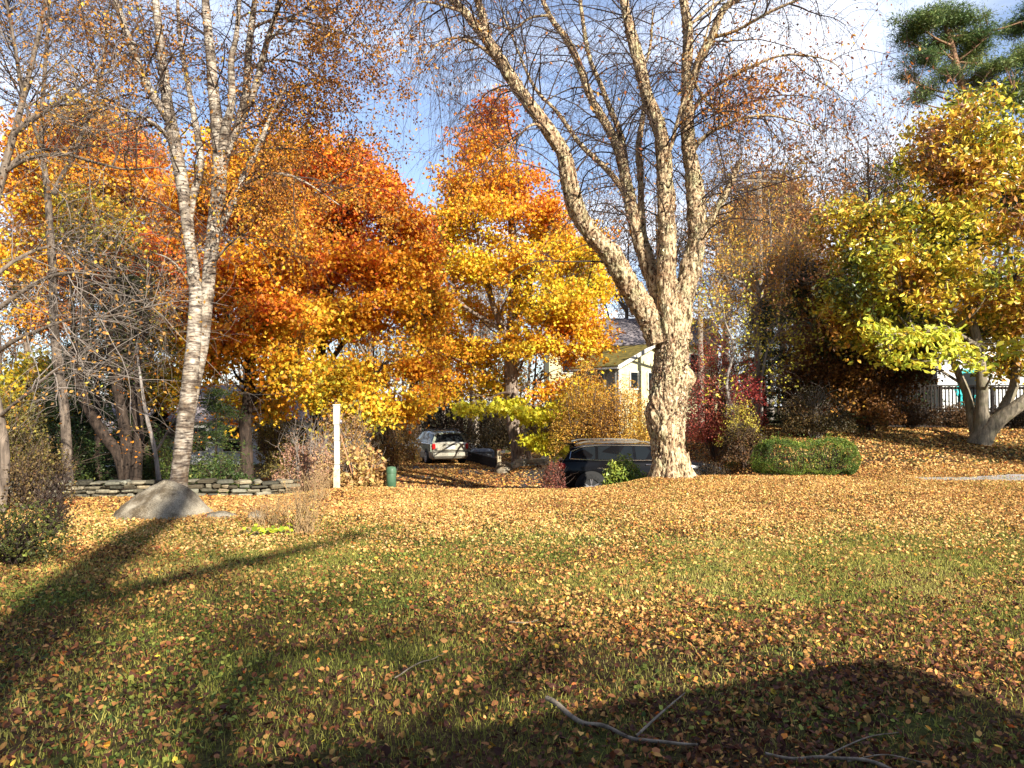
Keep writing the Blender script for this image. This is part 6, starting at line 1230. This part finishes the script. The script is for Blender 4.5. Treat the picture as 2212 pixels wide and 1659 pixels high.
def teal_house():
    D = 30.; g = gz(15, D); a = P(2030, 760, D); h = 3.1+1.2; L_ = 11.; T = Thing('teal_trim_house', 'white house with teal window trim behind the deck at the right', 'house', (a[0], D, g)); zf = P(2000, 889, 27)[2]-g
    mb = MB(); mb.box((L_/2, 3.2, h/2-.2), (L_, 6, h+.4)); clap(mb, 0, L_, .2, -.2, h, -1, .13); T.lpart('wall', mb, WHITES)
    mb = MB(); mb.prism([(-.5, -.15), (3.2, 1.8), (6.6, -.15), (6.6, 0), (3.2, 1.95), (-.5, 0)], lambda p, k: ((L_+.4 if k else -.4), p[0], h+p[1])); T.lpart('roof', mb, ROOFD)
    mb = MB(); mb.box((L_/2, -.42, h-.08), (L_+.7, .05, .24)); T.lpart('fascia', mb, TEAL)
    for x, w_ in ((1.4, 1.1), (6.2, 1.1)):
        mb = MB(); mb.box((x, .15, zf+.95), (w_, .10, 1.5), bev=.01); fr = T.lpart('window', mb, TEAL); mb = MB(); mb.box((x, .10, zf+.95), (w_-.3, .03, 1.2)); T.lpart('pane', mb, GLASS, parent=fr)
    mb = MB(); mb.box((5.4, .15, zf+1.05), (1.05, .1, 2.1), bev=.01); dr = T.lpart('door', mb, TEAL); mb = MB(); mb.lathe([(0, -.05), (.03, -.05), (.03, .03)], (5.8, .06, zf+1.0), 'y', 10); T.lpart('handle', mb, CHROME, parent=dr)
    # deck
    Dd = 27.; p0 = P(1918, 889, Dd); gd = gz(p0[0], Dd); T2 = Thing('deck', 'dark wooden deck with a balustrade behind the magnolia stems', 'deck', (p0[0], Dd, gd)); hf = p0[2]-gd; Lx = 9.5; rt = P(1918, 833, Dd)[2]-p0[2]
    mb = MB(); 
    for k in range(int(2.9/.14)): mb.box((Lx/2, .07+.14*k, hf-.02), (Lx, .13, .04))
    T2.lpart('floor', mb, DECKW); mb = MB(); mb.box((Lx/2, -.03, hf-.14), (Lx, .04, .22)); T2.lpart('fascia', mb, DECKW)
    mb = MB(); mb.box((Lx/2, -.0, (hf-.26)/2-.1), (Lx-.1, .03, hf-.28+.2))
    x = 0
    while x < Lx: mb.box((x+.06, -.025, (hf-.26)/2-.1), (.10, .02, hf-.28+.2)); x += .125
    T2.lpart('skirt', mb, DECKW)
    mb = MB(); mb.box((Lx/2, 0, hf+rt), (Lx, .14, .045), bev=.008); mb.box((Lx/2, 0, hf+rt-.09), (Lx, .04, .09)); mb.box((Lx/2, 0, hf+.09), (Lx, .04, .07)); T2.lpart('handrail', mb, DECKW)
    x = .0
    for i in range(6):
        mb = MB(); mb.box((.05+i*(Lx-.1)/5, 0, (hf+rt)/2), (.10, .10, hf+rt-.03), bev=.006); T2.lpart('post', mb, DECKW)
    for i in range(72):
        x = .14+i*(Lx-.3)/71; mb = MB(); mb.box((x, -.035, hf+rt*.5), (.034, .034, rt-.06)); T2.lpart('baluster', mb, DECKW)
    # steps down at the left end
    for k in range(2): 
        mb = MB(); mb.box((-.18-.28*k, .6, hf-.17*(k+1)), (.30, 1.1, .045)); T2.lpart('step', mb, DECKW)
    # garden chair on the deck
    c = P(2098, 889, Dd+1.2); T3 = Thing('garden_chair', 'teal slatted garden chair behind the deck balusters', 'chair', (c[0], Dd+1.2, gd+hf), rz=.5)
    mb = MB(); 
    for k in range(5): mb.box((0, -.22+.11*k, .40-.02*k), (.55, .095, .02), bev=.004)
    T3.lpart('seat', mb, TEAL); mb = MB()
    for k in range(5): mb.bar((-.22+.11*k, .24, .34), (-.26+.13*k, .50, .98-.03*abs(k-2)), .10, .02)
    T3.lpart('backrest', mb, TEAL)
    for sx in (-1, 1):
        mb = MB(); mb.box((sx*.33, .0, .60), (.12, .68, .022), bev=.004); T3.lpart('armrest', mb, TEAL)
        for y in (-.27, .26): mb = MB(); mb.box((sx*.30, y, .295), (.05, .08, .59)); T3.lpart('leg', mb, TEAL)
teal_house()
def pole(name, label, px, D, top, r, arm=True, to=None):
    b = G(px, D); z1 = P(px, top, D)[2]; T = Thing(name, label, 'utility pole', b); h = z1-b[2]; mb = MB(); mb.lathe([(r*1.2, -.3), (r*.8, h), (0, h+.02)], (0, 0, 0), n=14); T.lpart('pole', mb, POLEW, smooth=True)
    if arm:
        mb = MB(); mb.box((0, -.12, h-.5), (2.2, .1, .12), .15, bev=.01); ar = T.lpart('crossarm', mb, POLEW)
        for x in (-.95, -.4, .4, .95):
            mb = MB(); mb.lathe([(.03, 0), (.05, .04), (.03, .08), (.05, .12), (0, .16)], (x, -.12+x*.15, h-.44), n=8); T.lpart('insulator', mb, GREYB, parent=ar)
    if to is not None:
        for k, dz in enumerate((-.5, -1.3)):
            a = np.array([0, 0, h+dz]); e = np.array(to)-b+np.array([0, 0, dz]); n = 24; q = [a+(e-a)*i/n+np.array([0, 0, -1.2*math.sin(math.pi*i/n)]) for i in range(n+1)]; mb = MB()
            for i in range(n): mb.bar(q[i], q[i+1], .014, n=4)
            T.lpart('wire', mb, TRIMB)
e1 = P(1000, 705, 44)
pole('utility_pole', 'tall wooden utility pole seen beyond the small tree right of the old birch', 1645, 38, 372, .15, True)
pole('utility_pole', 'dark shorter pole just right of the old birch with wires across the grey roof', 1514, 37, 650, .15, True, (P(860, 690, 40)[0], 40, P(860, 700, 40)[2]))

# ================================================================== foreground sticks
STICKB = mat('weathered stick', rough=.9, fn=barkf((.10, .075, .055), (.36, .29, .22)))
def stick(name, label, pts, side_pts=()):
    rows = []
    for px, D, lift, r in pts: 
        g = G(px, D); rows.append([g[0], g[1], g[2]+lift, r])
    ln = smoothline(np.array(rows), 34); ln[:, :3] += (np.stack([noise(ln[:, :3], 6, k) for k in range(3)], 1)-.5)*.05; parts = [bark_tube(ln, 9, .15, 3)]
    for sp in side_pts:
        q = smoothline(np.array([[*(G(a, b)+np.array([0, 0, c])), r] for a, b, c, r in sp]), 14); parts.append(bark_tube(q, 6, .12, 4))
    V, f = cat(parts); c = V.mean(0); o = mesh(name, V-c, f, STICKB, smooth=True); o.location = c; tag(o, label, 'branch')
def dpt(py): return (CAMZ)*F/(py-880)
stick('fallen_branch', 'pale fallen branch half in the shadow at bottom centre', [(1185, dpt(1527), .05, .013), (1245, dpt(1565), .04, .012), (1300, dpt(1590), .03, .0105), (1400, dpt(1605), .03, .009), (1500, dpt(1625), .03, .006)],
      [[(1370, dpt(1600), .03, .007), (1420, dpt(1560), .05, .006), (1475, dpt(1510), .04, .003)]])
stick('fallen_branch', 'twiggy fallen branch lying in the deep shadow at bottom right', [(1650, dpt(1630), .03, .007), (1760, dpt(1640), .035, .008), (1860, dpt(1650), .03, .008), (1960, dpt(1675), .02, .007)],
      [[(1760, dpt(1640), .03, .004), (1860, dpt(1600), .04, .003), (1930, dpt(1585), .03, .002)], [(1820, dpt(1645), .03, .004), (1900, dpt(1640), .05, .003), (1990, dpt(1650), .03, .002)]])
stick('fallen_branch', 'thin dry twig lying on the sunlit leaves at lower centre', [(855, dpt(1470), .04, .004), (905, dpt(1440), .04, .004), (960, dpt(1412), .03, .002)])
stick('fallen_branch', 'short pale twig lying on the lawn in the middle', [(1095, dpt(1350), .03, .005), (1130, dpt(1352), .03, .005), (1160, dpt(1351), .03, .003)])

# ================================================================== behind the viewer: the house and the trees that throw the near shadows
te = math.tan(SUN_EL)
def above(x, y, h):  # the point at height h whose shadow falls on ground point (x,y)
    L_ = h/te; return (x+L_*math.sin(SUN_AZ), y-L_*math.cos(SUN_AZ))
def home():
    H = 3.0; cx, cy = above(2.25, 4.75, H); a = math.radians(180+22); T = Thing('home', 'single storey house behind the viewer whose eaves throw the shadow at bottom right', 'house', (cx, cy, 0), rz=a)
    # local x runs along the front eave away from the corner, local y away from the lawn (towards -y world)
    L_, Dp, e = 15., 8., .35
    mb = MB(); mb.box((L_/2+e, Dp/2+e, 1.35), (L_-2*e, Dp-2*e+.0, 3.0)); T.lpart('wall', mb, WHITES)
    z = H; r = 1.15; mb = MB(); mb.add([(0, 0, z-.12), (L_, 0, z-.12), (L_, Dp, z-.12), (0, Dp, z-.12), (0, 0, z), (L_, 0, z), (L_, Dp, z), (0, Dp, z), (Dp/2, Dp/2, z+r), (L_-Dp/2, Dp/2, z+r)],
      [[0, 3, 2, 1], [0, 1, 5, 4], [1, 2, 6, 5], [2, 3, 7, 6], [3, 0, 4, 7], [4, 5, 9, 8], [5, 6, 9], [6, 7, 8, 9], [7, 4, 8]]); T.lpart('roof', mb, ROOFD)
    for x in (3, 7, 11):
        mb = MB(); mb.box((x, e-.03, 1.5), (1.4, .08, 1.2), bev=.01); fr = T.lpart('window', mb, WHITEP); mb = MB(); mb.box((x, e-.075, 1.5), (1.2, .03, 1.0)); T.lpart('pane', mb, GLASS, parent=fr)
home()
def yard_tree(label, line, seed, limbs, nl, crown_c=None, crown_r=1.5, r=.2):
    rng = np.random.default_rng(seed); rows = [[*above(x, y, h), h, rr] for x, y, h, rr in line]; rows = [[rows[0][0], rows[0][1], -.2, r*1.3]]+rows; ln = smoothline(np.array(rows), 40)
    T = Thing('yard_tree', label, 'tree', (rows[0][0], rows[0][1], 0)); parts = [bark_tube(ln, 14, .1, seed)]; sk = Skel(); sk.add(ln[:, :3], ln[:, 3], 18)
    for lb in limbs:
        l2 = smoothline(np.array([[*above(x, y, h), h, rr] for x, y, h, rr in lb]), 20); parts.append(bark_tube(l2, 9, .1, seed)); sk.add(l2[:, :3], l2[:, 3], 3)
    V, f = cat(parts); T.part('trunk', V, f, MIDB, smooth=True)
    a, ar = sprout(sk.get(), 70, (.8, 2.2), 8, (.012, .03), 1., .5, .2, .05, .15, rng=rng, weight=lambda p: S(p[:, 2], 6, 9)+.01); b, br = sprout(flat(a, ar, 1), 600, (.4, 1.), 5, (.005, .01), .9, .6, 0, .1, .2, rng=rng)
    V, f = cat([tubes(a, ar, 5), tubes(b, br, 3)]); T.part('branches', V, f, TWIG, smooth=True); q = b[:, 1:].reshape(-1, 3); q = q[rng.choice(len(q), nl)]+rng.normal(size=(nl, 3))*.08
    V, f, cc = leaves(q, rng.uniform(.05, .09, nl), rng, .7, col=pal(rng.uniform(0, 1, nl), BST)); T.part('crown', V, f, LEAF, cc)
yard_tree('tall tree behind the viewer whose trunk shadow crosses the left of the lawn', [(-2.6, 3.3, 8.4, .29), (-3.35, 5.0, 9.6, .28), (-4.0, 7.0, 10.9, .27), (-4.6, 9.2, 12.3, .24), (-5.0, 10.9, 13.4, .18), (-5.6, 13., 14.8, .05)], 5,
    [[(-3.6, 5.7, 10., .09), (-3.2, 6.7, 10.6, .10), (-2.7, 7.7, 11.3, .11), (-2.2, 8.6, 12., .09), (-1.9, 9.4, 12.6, .04)], [(-3.5, 5.2, 9.7, .07), (-4.6, 6.0, 10.4, .07), (-6.2, 7.6, 11.4, .05)]], 900)
yard_tree('leafy tree behind the viewer that dapples the near left lawn', [(-.9, 1.2, 6., .14), (-1.2, 2.6, 7., .12), (-1.5, 4.0, 8., .08), (-1.6, 5.0, 8.8, .03)], 6,
    [[(-1.1, 2.4, 6.8, .04), (-2.0, 3.4, 7.6, .03), (-3., 4.2, 8.2, .02)], [(-1.2, 2.8, 7.1, .06), (-.3, 4.0, 7.9, .05), (.3, 5.0, 8.6, .02)], [(-1.0, 2.0, 6.5, .05), (.2, 2.9, 7.2, .04), (1., 3.5, 7.7, .02)]], 2600)

conifer('spruce_tree', 'tall spruce added outside the right edge to shade the ground by the deck', np.array([21.5, 7.5, 0.]), 11.5, 3.6, 260, 21, EV, (.14, .24), .12, dens=26, trunk_r=.25)  # unseen pair of spruces, added as shade casters
conifer('spruce_tree', 'second spruce added outside the right edge for shade, farther back', np.array([27., 11., 0.]), 12.5, 3.8, 260, 22, EV, (.14, .24), .12, dens=26, trunk_r=.25)
